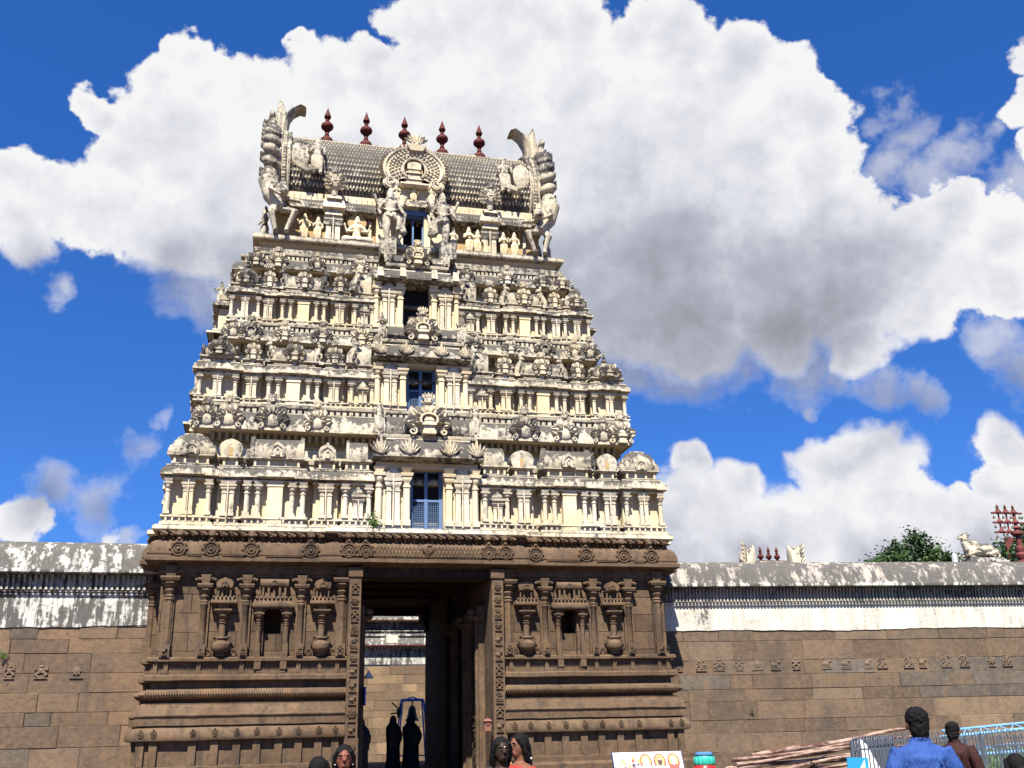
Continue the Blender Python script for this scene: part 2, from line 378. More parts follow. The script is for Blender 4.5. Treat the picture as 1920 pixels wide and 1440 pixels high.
def plain(name, c, rough=0.6, var=0.15, sc=8, metal=0.0, spec=0.3, bump=0.0):
    t = NT(name, rough, spec); n = t.noise(sc, 5, 0.6)
    t.color(t.mix(n, tuple(x*(1-var) for x in c), tuple(min(1, x*(1+var)) for x in c))); t.b.inputs['Metallic'].default_value = metal
    if bump: t.bump(t.noise(sc*4, 4), bump, 0.6)
    return t.m
M = {}
M['cream'] = stucco('stucco_cream', (0.560, 0.482, 0.335), -0.26, 0.20)
M['pale'] = stucco('stucco_pale', (0.530, 0.475, 0.365), -0.11, 0.30)
M['worn'] = stucco('stucco_lichened', (0.490, 0.443, 0.344), -0.02, 0.26)
M['dark'] = stucco('stucco_blackened', (0.405, 0.379, 0.320), 0.08, 0.22)
M['black'] = stucco('stucco_black_lichen', (0.261, 0.242, 0.203), 0.17, 0.1)
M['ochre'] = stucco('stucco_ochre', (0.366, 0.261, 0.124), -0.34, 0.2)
M['stone'] = stone('granite_brown', (0.091, 0.056, 0.031), (0.137, 0.091, 0.053), (0.048, 0.036, 0.026))
M['stone_wall'] = stone('granite_ashlar', (0.091, 0.057, 0.033), (0.134, 0.090, 0.053), (0.053, 0.041, 0.030), joints=(1.15, 0.47))
M['finial'] = plain('red_oxide_paint', (0.073, 0.014, 0.010), 0.7, 0.45, 7, spec=0.15)
M['blue_paint'] = plain('blue_grey_paint', (0.086, 0.146, 0.258), 0.5, 0.2, 4)
M['bright_blue'] = plain('bright_blue_paint', (0.15, 0.40, 0.92), 0.4, 0.15, 6)
M['void'] = plain('painted_interior_dark', (0.012, 0.010, 0.009), 0.9, 0.3, 2)  # near-black colour stands in for the darkness inside the doorways
M['white'] = plain('white_enamel', (0.671, 0.671, 0.654), 0.5, 0.05, 4)
M['black_cloth'] = plain('black_cloth', (0.012, 0.011, 0.012), 0.8, 0.3, 9)
M['hair'] = plain('black_hair', (0.006, 0.005, 0.005), 0.75, 0.4, 60, bump=0.006, spec=0.12)
M['skin'] = plain('brown_skin', (0.110, 0.052, 0.030), 0.7, 0.12, 14, spec=0.12)
M['bronze'] = plain('dull_bronze', (0.095, 0.086, 0.060), 0.5, 0.3, 8, metal=0.6)
M['pinkish'] = plain('sun_bleached_red_paint', (0.120, 0.030, 0.024), 0.6, 0.25, 6)
M['stone_shade'] = stone('granite_painted_shade', (0.030, 0.021, 0.014), (0.045, 0.032, 0.021), (0.018, 0.014, 0.011), joints=(1.15, 0.47))  # granite darkened so the passage's deep shade is in its colour

# ------------------------------------------------------------------ temple ornament, all real relief
PI = math.pi
STM = [M['cream'], M['pale'], M['worn'], M['dark'], M['ochre'], M['void'], M['black']]      # indices 0..6 of every stucco mesh
def arch_pts(w, h, n=12, bulge=1.12, tip=0.10):
    # horseshoe arch outline from the left foot over the top to the right foot
    pts = []
    for i in range(n+1):
        a = PI - PI*i/n; r = 1 + (bulge-1)*math.sin(a)
        x = math.cos(a)*w/2*(1+(bulge-1)*math.sin(2*abs(PI/2-abs(a-PI/2)))); z = h*(0.25+0.75*math.sin(a)**0.9) if 0 < i < n else 0.25*h
        if i == n//2: z += tip*h
        pts.append((x, z))
    return [(-w/2*0.85, 0)]+pts+[(w/2*0.85, 0)]
def arch_plate(mb, cx, y0, y1, z0, w, h, n=12, **k):
    P = arch_pts(w, h, n, **k); m = len(P)
    vs = [(cx+x, y0, z0+z) for x, z in P]+[(cx+x, y1, z0+z) for x, z in P]
    fs = [list(range(m))[::-1] if y0 > y1 else list(range(m))]
    fs = [list(range(m))[::-1], [m+i for i in range(m)]]
    for i in range(m): fs.append((i, (i+1) % m, m+(i+1) % m, m+i))
    # outline runs left to right over the top: front faces -Y
    mb.add(vs, [f[::-1] for f in fs] if False else fs)
def barrel(mb, x0, x1, yc, ry, z0, h, n=12, bulge=1.12, tip=0.06):
    P = arch_pts(2*ry, h, n, bulge, tip); m = len(P)
    vs = [(x0, yc+y, z0+z) for y, z in P]+[(x1, yc+y, z0+z) for y, z in P]
    fs = [list(range(m)), [m+i for i in range(m)][::-1]]
    for i in range(m): fs.append((i, m+i, m+(i+1) % m, (i+1) % m))
    mb.add(vs, fs, False)
def kapota(t=0.14, z0=0.0, z1=0.32):
    # overhanging rolled cornice profile
    h = z1-z0
    return [(0, z0), (t*0.75, z0+0.02), (t, z0+0.02), (t, z0+h*0.22), (t*0.92, z0+h*0.45), (t*0.70, z0+h*0.70), (t*0.38, z0+h*0.88), (t*0.1, z1)]
def pilaster(mb, x, y, z0, z1, r, n=8, mat=1):
    H = z1-z0; mb.mat = mat; rot = PI/4 if n == 4 else PI/8
    mb.frus(x, y, z0, z0+0.09*H, r*1.35, r*1.35, r*1.35, r*1.35)
    mb.lathe(x, y, z0+0.09*H, [(r*1.05,0),(r,0.03*H),(r*0.94,0.55*H),(r*1.2,0.56*H),(r*1.2,0.59*H),(r*0.85,0.60*H),(r*0.85,0.64*H),(r*1.15,0.66*H),(r*1.6,0.71*H),(r*1.55,0.745*H),(r*0.9,0.76*H)], n, rot)
    mb.frus(x, y, z0+0.845*H, z0+0.90*H, r*1.9, r*1.9, r*2.1, r*2.1)
    mb.frus(x, y, z0+0.90*H, z1, r*1.1, r*1.1, r*1.9, r*1.7)
def twin(mb, x, y, z0, z1, r):
    # doubled pilaster with a slender slit shaft in front
    pilaster(mb, x-r*1.35, y, z0, z1, r*0.85, 4); pilaster(mb, x+r*1.35, y, z0, z1, r*0.85, 4)
    mb.tube([(x, y-r*1.6, z0-0.05), (x, y-r*1.6, z1-0.02)], r*0.28, 6)
def head(mb, x, y, z, s, rn):
    # grinning lion face with horns and crest crowning a gable
    mb.ell((x, y, z+s*0.38), (s*0.34, s*0.26, s*0.30), 9, 6)
    mb.ell((x, y-s*0.25, z+s*0.26), (s*0.20, s*0.14, s*0.12), 8, 5)
    for d in (-1, 1):
        mb.ell((x+d*s*0.15, y-s*0.21, z+s*0.48), s*0.085, 6, 5)
        mb.leaf((x+d*s*0.26, z+s*0.55), PI/2-d*0.7, s*0.45, s*0.22, s*0.08, d*0.9, y)
        mb.leaf((x+d*s*0.30, z+s*0.25), (0.1 if d > 0 else PI-0.1), s*0.34, s*0.26, s*0.1, d*1.2, y)
    for a in (-0.35, 0, 0.35): mb.leaf((x+a*s*0.3, z+s*0.62), PI/2-a, s*0.48, s*0.24, s*0.10, 0, y)
def fan(mb, cx, y, z, w, h, seed=0, n=9, block=True, crest=True, ringed=False):
    # gable of curling leaves round a tiny shrine, crowned by a lion face
    rn = random.Random(seed); R0 = w*0.5; zc = z+h*0.34
    body = h*0.74
    mb.ell((cx, y+0.02, z+body*0.42), (w*0.30, 0.06+w*0.06, body*0.40), 12, 7)
    for i in range(n):
        t = i/(n-1); a = -0.42+t*(PI+0.84); L = R0*(0.56+0.08*rn.random()); sgn = 1 if a < PI/2 else -1
        if abs(a-PI/2) < 0.2: sgn = 0
        c0 = (cx+math.cos(a)*w*0.20, zc+math.sin(a)*body*0.20)
        mb.leaf(c0, a+sgn*0.25, L*(1.0 if abs(math.cos(a)) > 0.4 else body/w*1.15), w*0.24, w*0.10, sgn*rn.uniform(0.7, 1.2)*-1 if i % 2 else sgn*0.9, y-0.02)
    for i in range(n-2):
        t = i/(n-3); a = -0.2+t*(PI+0.4)
        mb.leaf((cx+math.cos(a)*w*0.13, zc+math.sin(a)*body*0.13), a, R0*0.40, w*0.15, w*0.10, 0, y-w*0.08)
    if ringed:
        pts = [(cx+w*0.17*math.cos(a), y-w*0.15, zc+body*0.20*math.sin(a)-0.01) for a in [-0.5+i*(PI+1.0)/10 for i in range(11)]]
        mb.tube(pts, w*0.028, 5)
    for d in (-1, 1): mb.scroll((cx+d*w*0.31, z+h*0.09), w*rn.uniform(0.07, 0.10), w*0.03, 1.3, d, PI/2, y-w*0.07)
    if block:
        b = w*0.11
        mb.box(cx-b*1.2, y-w*0.20, z, cx+b*1.2, y, z+h*0.08)
        mb.box(cx-b, y-w*0.17, z+h*0.08, cx+b, y, z+h*0.20); mb.box(cx-b*1.3, y-w*0.21, z+h*0.20, cx+b*1.3, y, z+h*0.25)
        mb.box(cx-b*0.9, y-w*0.17, z+h*0.25, cx+b*0.9, y, z+h*0.31); mb.frus(cx, y-w*0.08, z+h*0.31, z+h*0.40, b, w*0.1, b*0.5, w*0.06)
    if crest: head(mb, cx, y-0.02, z+h*0.68, h*0.30, rn)
def nasi(mb, cx, y, z, w, h):
    # plain arched gable on a dome: ring, hollow and a small block
    arch_plate(mb, cx, y-0.05, y+0.1, z, w, h)
    pts = [(cx+x*0.74, y-0.06, z+q*0.80) for x, q in arch_pts(w, h, 10)[1:-1]]
    mb.tube(pts, w*0.055, 5); mb.box(cx-w*0.13, y-0.11, z+h*0.08, cx+w*0.13, y, z+h*0.36); mb.ell((cx, y-0.08, z+h*0.5), w*0.10, 6, 5)
def finial(mb, x, y, z, h):
    mb.lathe(x, y, z, [(h*0.16,0),(h*0.2,h*0.06),(h*0.08,h*0.14),(h*0.17,h*0.26),(h*0.17,h*0.36),(h*0.06,h*0.46),(h*0.12,h*0.55),(h*0.05,h*0.66),(h*0.08,h*0.72),(0.004,h)], 8)
def beast(mb, x, y, z, h, d=1):
    # small rearing lion at the end of a barrel roof, facing d
    mb.tube([(x-d*h*0.16, y, z), (x-d*h*0.14, y, z+h*0.3), (x, y, z+h*0.62), (x+d*h*0.06, y, z+h*0.78)], [h*0.15, h*0.17, h*0.13, h*0.09], 7)
    mb.ell((x+d*h*0.10, y-0.02, z+h*0.86), (h*0.14, h*0.11, h*0.13), 8, 6); mb.ell((x+d*h*0.21, y-0.02, z+h*0.82), (h*0.08, h*0.07, h*0.06), 7, 5)
    mb.tube([(x, y-h*0.08, z+h*0.5), (x+d*h*0.16, y-h*0.1, z+h*0.42), (x+d*h*0.14, y-h*0.1, z+h*0.22)], [h*0.06, h*0.05, h*0.04], 6)
    mb.tube([(x-d*h*0.10, y-h*0.08, z+h*0.2), (x+d*h*0.08, y-h*0.1, z+h*0.16), (x+d*h*0.05, y-h*0.1, z)], [h*0.08, h*0.07, h*0.05], 6)
    mb.leaf((x+d*h*0.02, z+h*0.92), PI/2, h*0.2, h*0.14, 0.03, 0, y-0.03)

# heights of one storey's shrine models above the storey floor
def shrine(kind, w, d, hz, tier, seed=0):
    hb, hp, k0, k1, hn, hr = hz; mb = MB(); rn = random.Random(seed)
    r = (0.058, 0.052, 0.047)[tier-1]; fy = -d
    mb.mat = 1
    mb.rsweep(0, w, d, [(0.05,0.0),(0.05,hb*0.3),(-0.01,hb*0.36),(-0.01,hb*0.66),(0.045,hb*0.74),(0.045,hb*0.95),(0.0,hb)])
    for i in range(int(w/0.16)):                                   # sockets and little posts in the plinth
        x = -w/2+0.1+i*(w-0.2)/max(1, int(w/0.16)-1); mb.box(x-0.025, fy-0.035, hb*0.34, x+0.025, fy, hb*0.7)
    mb.mat = 0; rc = 0.20 if kind != 'half' else 0.10; mb.rsweep(0, w*0.94, d-rc, [(0,hb),(0,k0)]); mb.rsweep(0, w*0.96, d-0.03, [(0,hp-0.01),(0,k0)])
    yp = fy+0.01
    if kind == 'kuta':
        for x in (-w*0.42, w*0.42): pilaster(mb, x, yp, hb, hp, r, 8)
        pilaster(mb, -w*0.42, -d*0.35, hb, hp, r); pilaster(mb, w*0.42, -d*0.35, hb, hp, r)
        twin(mb, 0, yp, hb, hp, r*1.0)
    elif kind == 'panel': twin(mb, 0, yp, hb, hp, r*1.25)
    elif kind == 'half':
        pilaster(mb, -w*0.36, yp, hb, hp, r*1.1); pilaster(mb, w*0.40, yp, hb, hp, r*1.1)
        mb.mat = 1; bx = w*0.06; z = hb; H = (hp-hb)*0.62                   # jar shaped shrine pillar
        twin(mb, bx, yp-0.02, z, z+H, r*1.0); mb.mat = 2; mb.frus(bx, yp-0.03, z+H, z+H+0.06, r*3.2, r*2.2, r*3.4, r*2.4)
        mb.lathe(bx, yp-0.03, z+H+0.06, [(r*2.4,0),(r*2.9,0.05),(r*2.2,0.12),(r*0.9,0.17),(r*0.5,0.22)], 10, 0, True, 0.7)
    elif kind == 'shala':
        for x in (-w*0.44, -w*0.27, w*0.27, w*0.44): pilaster(mb, x, yp, hb, hp, r*1.05)
        mb.mat = 0; mb.box(-w*0.12, fy-0.03, hb*0.2, w*0.12, fy+0.25, k0-0.05); mb.box(-w*0.135, fy-0.05, hp-0.12, w*0.135, fy, hp-0.06)
        mb.mat = 1
        for x in (-w*0.355, w*0.355): mb.box(x-w*0.155, fy-0.07, hb*0.78, x+w*0.155, fy, hb*1.05)
    # architrave and rolled cornice
    t = (0.15, 0.13, 0.12)[tier-1]
    mb.mat = 1; mb.rsweep(0, w*0.96, d-0.02, [(0.0,hp),(0.03,hp+0.01),(0.03,hp+0.05),(0.0,k0)])
    mb.mat = 2; mb.rsweep(0, w, d, [(o-0.02, z) for o, z in kapota(t, k0, k1-0.06)], smooth=True)
    if kind in ('shala', 'kuta'): mb.rsweep(0, w*0.42, d+0.05, [(o-0.02, z+0.012) for o, z in kapota(t, k0, k1-0.06)], smooth=True)
    mb.mat = 2; mb.rsweep(0, w*0.92, d-0.04, [(0.02,k1-0.07),(0.05,k1-0.05),(0.05,k1-0.02),(0,k1)])
    mb.rsweep(0, w*0.70, d-0.07, [(0.03,k1-0.01),(0.05,k1+0.01),(0.05,k1+0.035),(0,k1+0.05)])
    # neck with posts and dark sockets
    mb.mat = 0; nw = w*(0.60 if kind in ('panel',) else 0.72); mb.rsweep(0, nw, d-0.12, [(0,k1+0.03),(0,hn)])
    for x in ([-nw*0.45, nw*0.45] if kind == 'panel' else [-nw*0.48, -nw*0.18, nw*0.18, nw*0.48]): mb.box(x-0.03, -d+0.06, k1+0.04, x+0.03, -d+0.14, hn)
    H = hr-hn
    yc = -d*0.42; ry = d*0.50
    mb.mat = 2
    mb.rsweep(0, nw, d-0.13, [(0.0,hn-0.05),(0.10,hn-0.03),(0.13,hn+0.0),(0.13,hn+0.03),(0.02,hn+0.06)])
    if kind == 'kuta':
        if tier == 1:
            mb.lathe(0, yc, hn+0.05, [(w*0.40,0),(w*0.44,H*0.12),(w*0.44,H*0.35),(w*0.40,H*0.60),(w*0.30,H*0.84),(w*0.20,H*0.93),(w*0.19,H*0.98),(w*0.05,H*1.02)], 8, PI/8, True, min(1.0, d*0.55/(w*0.44)))
            nasi(mb, 0, yc-min(d*0.55, w*0.44)-0.01, hn+0.04, w*0.30, H*0.50)
            mb.T = Matrix.Translation((0, yc, 0)) @ Matrix.Rotation(PI/2, 4, 'Z'); nasi(mb, 0, -w*0.44, hn+0.04, w*0.28, H*0.5)
            mb.T = Matrix.Translation((0, yc, 0)) @ Matrix.Rotation(-PI/2, 4, 'Z'); nasi(mb, 0, -w*0.44, hn+0.04, w*0.28, H*0.5); mb.T = None
        else:
            mb.lathe(0, yc, hn+0.04, [(w*0.34,0),(w*0.38,H*0.10),(w*0.38,H*0.30),(w*0.32,H*0.52),(w*0.18,H*0.68),(w*0.10,H*0.72)], 12, 0, True, 0.9)
            mb.mat = 2 if seed % 2 else 3
            fan(mb, 0, yc-w*0.34, hn+0.02, w*0.62, H*0.78, seed, 9, True, False)
            for q in (PI/2, -PI/2):
                mb.T = Matrix.Translation((0, yc, 0)) @ Matrix.Rotation(q, 4, 'Z'); fan(mb, 0, -w*0.36, hn+0.02, w*0.50, H*0.72, seed+3, 7, True, False)
            mb.T = None; mb.mat = 3; finial(mb, 0, yc, hn+H*0.68, H*0.66)
    elif kind == 'panel':
        if tier == 1:
            if seed % 2: arch_plate(mb, 0, -d+0.02, -0.05, hn+0.03, w*0.92, H*0.80, bulge=1.2, tip=0.02); mb.mat = 4; mb.box(-w*0.09, -d+0.012, hn+0.06, w*0.09, -d+0.1, hn+H*0.48)
            else: arch_plate(mb, 0, -d+0.06, -0.05, hn+0.03, w*0.62, H*0.72); nasi(mb, 0, -d+0.04, hn+0.03, w*0.66, H*0.7); mb.leaf((0, hn+H*0.66), PI/2, 0.14, 0.1, 0.04, 0, -d)
        else:
            mb.mat = 1 if seed % 2 else 2; mb.box(-w*0.09, -d+0.02, hn-0.16, w*0.09, -d+0.12, hn+0.04)
            fan(mb, 0, -d+0.05, hn+0.02, w*1.02, H*1.0, seed, 9)
    elif kind == 'shala':
        L = w*0.80 if tier == 1 else w*0.70
        hh = H*(0.86 if tier == 1 else 0.56)
        barrel(mb, -L/2, L/2, yc, ry, hn+0.04, hh)
        if tier == 1:
            for x in (-L/2, L/2): barrel(mb, x-0.05, x+0.05, yc, ry*1.14, hn+0.03, hh*1.14)
            nasi(mb, 0, yc-ry-0.08, hn+0.04, w*0.24, H*0.62)
            for i in range(4): mb.leaf((L/2+0.04, hn+0.15+i*0.1), 0.5, 0.14, 0.1, 0.05, 0.8, -d+0.02) if seed % 2 else None
            for sx in (-1, 1): mb.frus(sx*w*0.455, -d*0.5, hn-0.02, hn+H*0.42, 0.085, d*0.42, 0.055, d*0.34)
        else:
            mb.mat = 1 if seed % 2 else 2; mb.box(-w*0.035, -d+0.0, hn-0.18, w*0.035, -d+0.12, hn+0.04)
            fan(mb, 0, -d+0.02, hn+0.02, w*0.44, H*1.0, seed, 9)
            mb.mat = 3 if tier == 3 and seed % 2 == 0 else 2
            for sx in (-1, 1):
                beast(mb, sx*w*0.43, -d*0.62, hn+0.03, H*0.80, -sx if seed % 2 else sx)
                mb.frus(sx*w*0.43, -d*0.5, hn-0.04, hn+0.05, w*0.11, d*0.42, w*0.10, d*0.4)
                pts = [(sx*w*(0.40-0.30*i/6), -d*0.62, hn+H*(0.62-0.42*math.sin(PI/2*i/6))) for i in range(7)]
                mb.tube(pts, 0.05, 6)
    elif kind == 'half':
        sx = 1 if seed % 2 else -1
        barrel(mb, -w*0.30, w*0.34, yc, ry, hn+0.05, H*0.86); mb.mat = 1; barrel(mb, -w*0.35, -w*0.27, yc, ry*1.1, hn+0.04, H*0.96)
        mb.mat = 2
        if tier > 1: beast(mb, -w*0.30, -d-0.02, hn+0.03, H*0.95, 1)
    return mb
def socket_frieze(mb, path, z, h, step=0.17, dark=0.5, off=0.03):
    # row of small blocks with gaps between a pair of fillets
    for i in range(len(path)-1):
        a, b = Vector(path[i]), Vector(path[i+1]); L = (b-a).length
        if L < step: continue
        d = (b-a)/L; nrm = Vector((d.y, -d.x)); k = max(1, int(L/step)); ang = math.atan2(d.y, d.x)
        for j in range(k):
            c = a+d*(L*(j+0.5)/k); mb.T = Matrix.Translation((c.x, c.y, z)) @ Matrix.Rotation(ang, 4, 'Z')
            mb.box(-step*dark*0.5, -off, 0, step*dark*0.5, 0.02, h)
    mb.T = None

def storey_path(hw, y0, y1, bay=0.0, bw=2.0, sidebay=0.0, sbw=2.2):
    # clockwise seen from above so that the outside is on the right hand: front runs +x with outside -y
    ym = (y0+y1)/2
    p = [(-hw, y0)]
    if bay: p += [(-bw, y0), (-bw, y0-bay), (bw, y0-bay), (bw, y0)]
    p += [(hw, y0)]
    if sidebay: p += [(hw, ym-sbw), (hw+sidebay, ym-sbw), (hw+sidebay, ym+sbw), (hw, ym+sbw)]
    p += [(hw, y1), (-hw, y1)]
    if sidebay: p += [(-hw, ym+sbw), (-hw-sidebay, ym+sbw), (-hw-sidebay, ym-sbw), (-hw, ym-sbw)]
    return p

# ------------------------------------------------------------------ the gate tower
TX, TY = 3.90, 27.0
tower = tag(empty('temple_gate_tower', (TX, TY, 0)), 'tall cream stucco gate tower stepped in storeys on a carved brown stone gateway', 'temple tower')

def idol(seed=0, pose='stand', voxel=0.022):
    # one metre high carved figure
    rn = random.Random(seed); b = MB(); sw = rn.uniform(-0.03, 0.03)
    if pose == 'seat':
        for d in (-1, 1): b.tube([(d*0.08,0,0.12),(d*0.30,-0.10,0.10),(d*0.05,-0.20,0.07)], [0.10,0.085,0.05], 8)
        b.ell((0,0,0.12),(0.20,0.14,0.10)); o = -0.28
    else:
        for d in (-1, 1): b.tube([(d*0.065+sw,0,0.50),(d*0.085+sw*0.5,-0.03,0.27),(d*0.08,0,0.04)], [0.085,0.062,0.045], 8); b.ell((d*0.085,-0.04,0.025),(0.04,0.08,0.03),8,5)
        b.tube([(sw,0,0.50),(sw*0.5,0.01,0.12)], [0.115,0.075], 8); o = 0
        b.ell((sw,0,0.50),(0.135,0.10,0.085))
    b.tube([(sw,0,0.52+o),(sw*0.4,0,0.62+o),(0,0,0.74+o)], [0.105,0.085,0.125], 9, flat=0.8); b.ell((0,0,0.755+o),(0.155,0.085,0.06))
    b.tube([(0,0,0.76+o),(0,0,0.83+o)], 0.045, 7); b.ell((0,-0.01,0.865+o),(0.065,0.065,0.075)); b.ell((0,-0.075,0.855+o),(0.014,0.02,0.025),6,5)
    for d in (-1, 1): b.ell((d*0.072,0,0.855+o),(0.02,0.02,0.04),6,5)
    b.lathe(0,0.005,0.90+o,[(0.068,0),(0.07,0.03),(0.05,0.07),(0.045,0.10),(0.015,0.15)],10)
    arms = {'stand': [((0.17,-0.01,0.60),(0.15,-0.13,0.50)), ((-0.18,0,0.60),(-0.24,-0.06,0.74))], 'seat': [((0.24,0,0.58),(0.30,-0.05,0.78)),((-0.24,0,0.58),(-0.30,-0.05,0.78)),((0.2,-0.06,0.6),(0.1,-0.2,0.55)),((-0.2,-0.06,0.6),(-0.1,-0.2,0.55))],
            'pray': [((0.17,-0.02,0.60),(0.03,-0.15,0.66)), ((-0.17,-0.02,0.60),(-0.03,-0.15,0.66))]}[pose]
    if pose == 'stand' and rn.random() < 0.5: arms = [tuple((-x, y, z) for x, y, z in a) for a in arms]
    for e, h in arms:
        sx = 1 if e[0] > 0 else -1
        b.tube([(sx*0.145,0,0.75+o), (e[0],e[1],e[2]+o), (h[0],h[1],h[2]+o)], [0.045,0.036,0.028], 7); b.ell((h[0],h[1],h[2]+o),(0.035,0.03,0.045),7,5)
    return remesh(b, 'statue', STM, voxel, 1)
def guardian(mirror=1):
    b = MB(); s = mirror
    b.tube([(-0.09*s,0,0.98),(-0.12*s,-0.05,0.52),(-0.10*s,0,0.06)], [0.17,0.13,0.09], 9); b.ell((-0.1*s,-0.1,0.05),(0.07,0.16,0.06))
    b.tube([(0.10*s,0,0.98),(0.34*s,-0.22,0.74),(0.26*s,-0.20,0.34)], [0.17,0.13,0.09], 9); b.ell((0.26*s,-0.26,0.30),(0.07,0.15,0.06))
    b.ell((0,0,1.0),(0.25,0.19,0.16)); b.tube([(0,0,1.0),(0,-0.02,1.2),(0,0,1.46)], [0.20,0.16,0.24], 10, flat=0.8); b.ell((0,0,1.48),(0.30,0.16,0.11))
    b.tube([(0,0,1.5),(0,0,1.62)], 0.08, 8); b.ell((0,-0.02,1.70),(0.12,0.12,0.14)); b.ell((0,-0.14,1.68),(0.03,0.03,0.045),6,5)
    for d in (-1, 1): b.ell((d*0.13,0,1.66),(0.035,0.03,0.08),6,5); b.ell((d*0.045,-0.115,1.73),0.022,6,5)
    b.lathe(0,0.01,1.78,[(0.14,0),(0.15,0.06),(0.11,0.14),(0.12,0.18),(0.07,0.28),(0.03,0.34)],10)
    for e, h in (((0.40,-0.02,1.22),(0.52,-0.10,1.02)),((-0.40,-0.02,1.22),(-0.36,-0.2,0.98)),((0.42,0.05,1.42),(0.55,-0.04,1.72)),((-0.42,0.05,1.42),(-0.55,-0.04,1.72))):
        sx = 1 if e[0] > 0 else -1; b.tube([(sx*0.27,0,1.47),e,h],[0.085,0.07,0.055],8); b.ell(h,(0.06,0.05,0.09),8,6)
    b.tube([(0.52*s,-0.12,1.10),(0.44*s,-0.20,0.55),(0.42*s,-0.22,0.38)],[0.045,0.06,0.12],8); b.ell((0.42*s,-0.22,0.30),(0.15,0.13,0.14))
    b.tube([(0.26,-0.05,1.25),(0,-0.2,1.08),(-0.26,-0.05,1.25)],0.035,6); b.tube([(-0.22,0,1.0),(-0.34,-0.04,0.7),(-0.30,-0.04,0.45)],[0.06,0.04,0.02],6); b.tube([(0.2,-0.16,0.98),(0.05,-0.22,0.86),(-0.16,-0.16,0.98)],0.04,6)
    return remesh(b, 'guardian_statue', STM, 0.028, 1)
IDOLS = [idol(1), idol(2, 'pray'), idol(3), idol(5)]
SEATED = idol(4, 'seat'); GUARD = [guardian(1), guardian(-1)]
def set_mat(me, i):
    for p in me.polygons: p.material_index = i
def mat_copy(me, i): q = me.copy(); set_mat(q, i); return q
for me in IDOLS+[SEATED]: set_mat(me, 0)
for g in GUARD: set_mat(g, 2)
IDOL_W = [mat_copy(m, 2) for m in IDOLS]

# tier table: floor z, wall y, half width, back y, shrine heights, dentil z, band z0,z1, ledge z, bays
D = 11.0
TIERS = [
 dict(k=1, z=6.92, y=0.30, hw=6.62, hz=(0.28,1.22,1.30,1.64,1.88,2.50), dent=(2.66,2.90), band=(2.92,3.48), ledge=3.80, up=0.62,
      bays=[('kuta',6.32,1.22,0.50),('panel',5.32,0.62,0.40),('shala',4.10,1.66,0.46),('panel',2.76,0.70,0.40),('half',1.94,0.84,0.44)],
      door=(0.0,0.46,0.02,1.76), orn=(6.08,5.50,4.30,3.05), cw=1.55, ct=(1.95,2.52), fanz=(2.62,3.92), fanw=1.42, pilt=1.72, bay=0.55, wing=1.34, ornw=0.92),
 dict(k=2, z=10.75, y=1.55, hw=6.12, hz=(0.16,0.82,0.92,1.24,1.37,2.14), dent=(2.06,2.27), band=(2.29,2.70), ledge=3.02, up=0.55,
      bays=[('kuta',5.90,1.18,0.48),('panel',4.96,0.55,0.38),('shala',3.77,1.58,0.44),('panel',2.60,0.64,0.38),('half',1.80,0.80,0.42)],
      door=(0.0,0.45,0.02,1.44), orn=(5.62,5.10,4.10,2.97,1.78), cw=1.48, ct=(1.58,2.02), fanz=(2.18,3.34), fanw=1.20, pilt=1.42, bay=0.50, wing=1.22, ornw=0.72),
 dict(k=3, z=13.78, y=2.80, hw=5.66, hz=(0.18,0.86,0.94,1.18,1.28,2.12), dent=(2.12,2.30), band=(2.32,2.72), ledge=3.05, up=0.5,
      bays=[('kuta',5.36,0.96,0.46),('panel',4.66,0.52,0.36),('shala',3.58,1.46,0.42),('panel',2.45,0.58,0.36),('half',1.72,0.72,0.40)],
      door=(0.0,0.42,0.3,1.72), orn=(5.15,4.45,3.20,1.80), cw=1.42, ct=(1.72,2.12), fanz=(2.34,3.30), fanw=1.00, pilt=1.68, bay=0.45, wing=0.95, ornw=0.66),
]
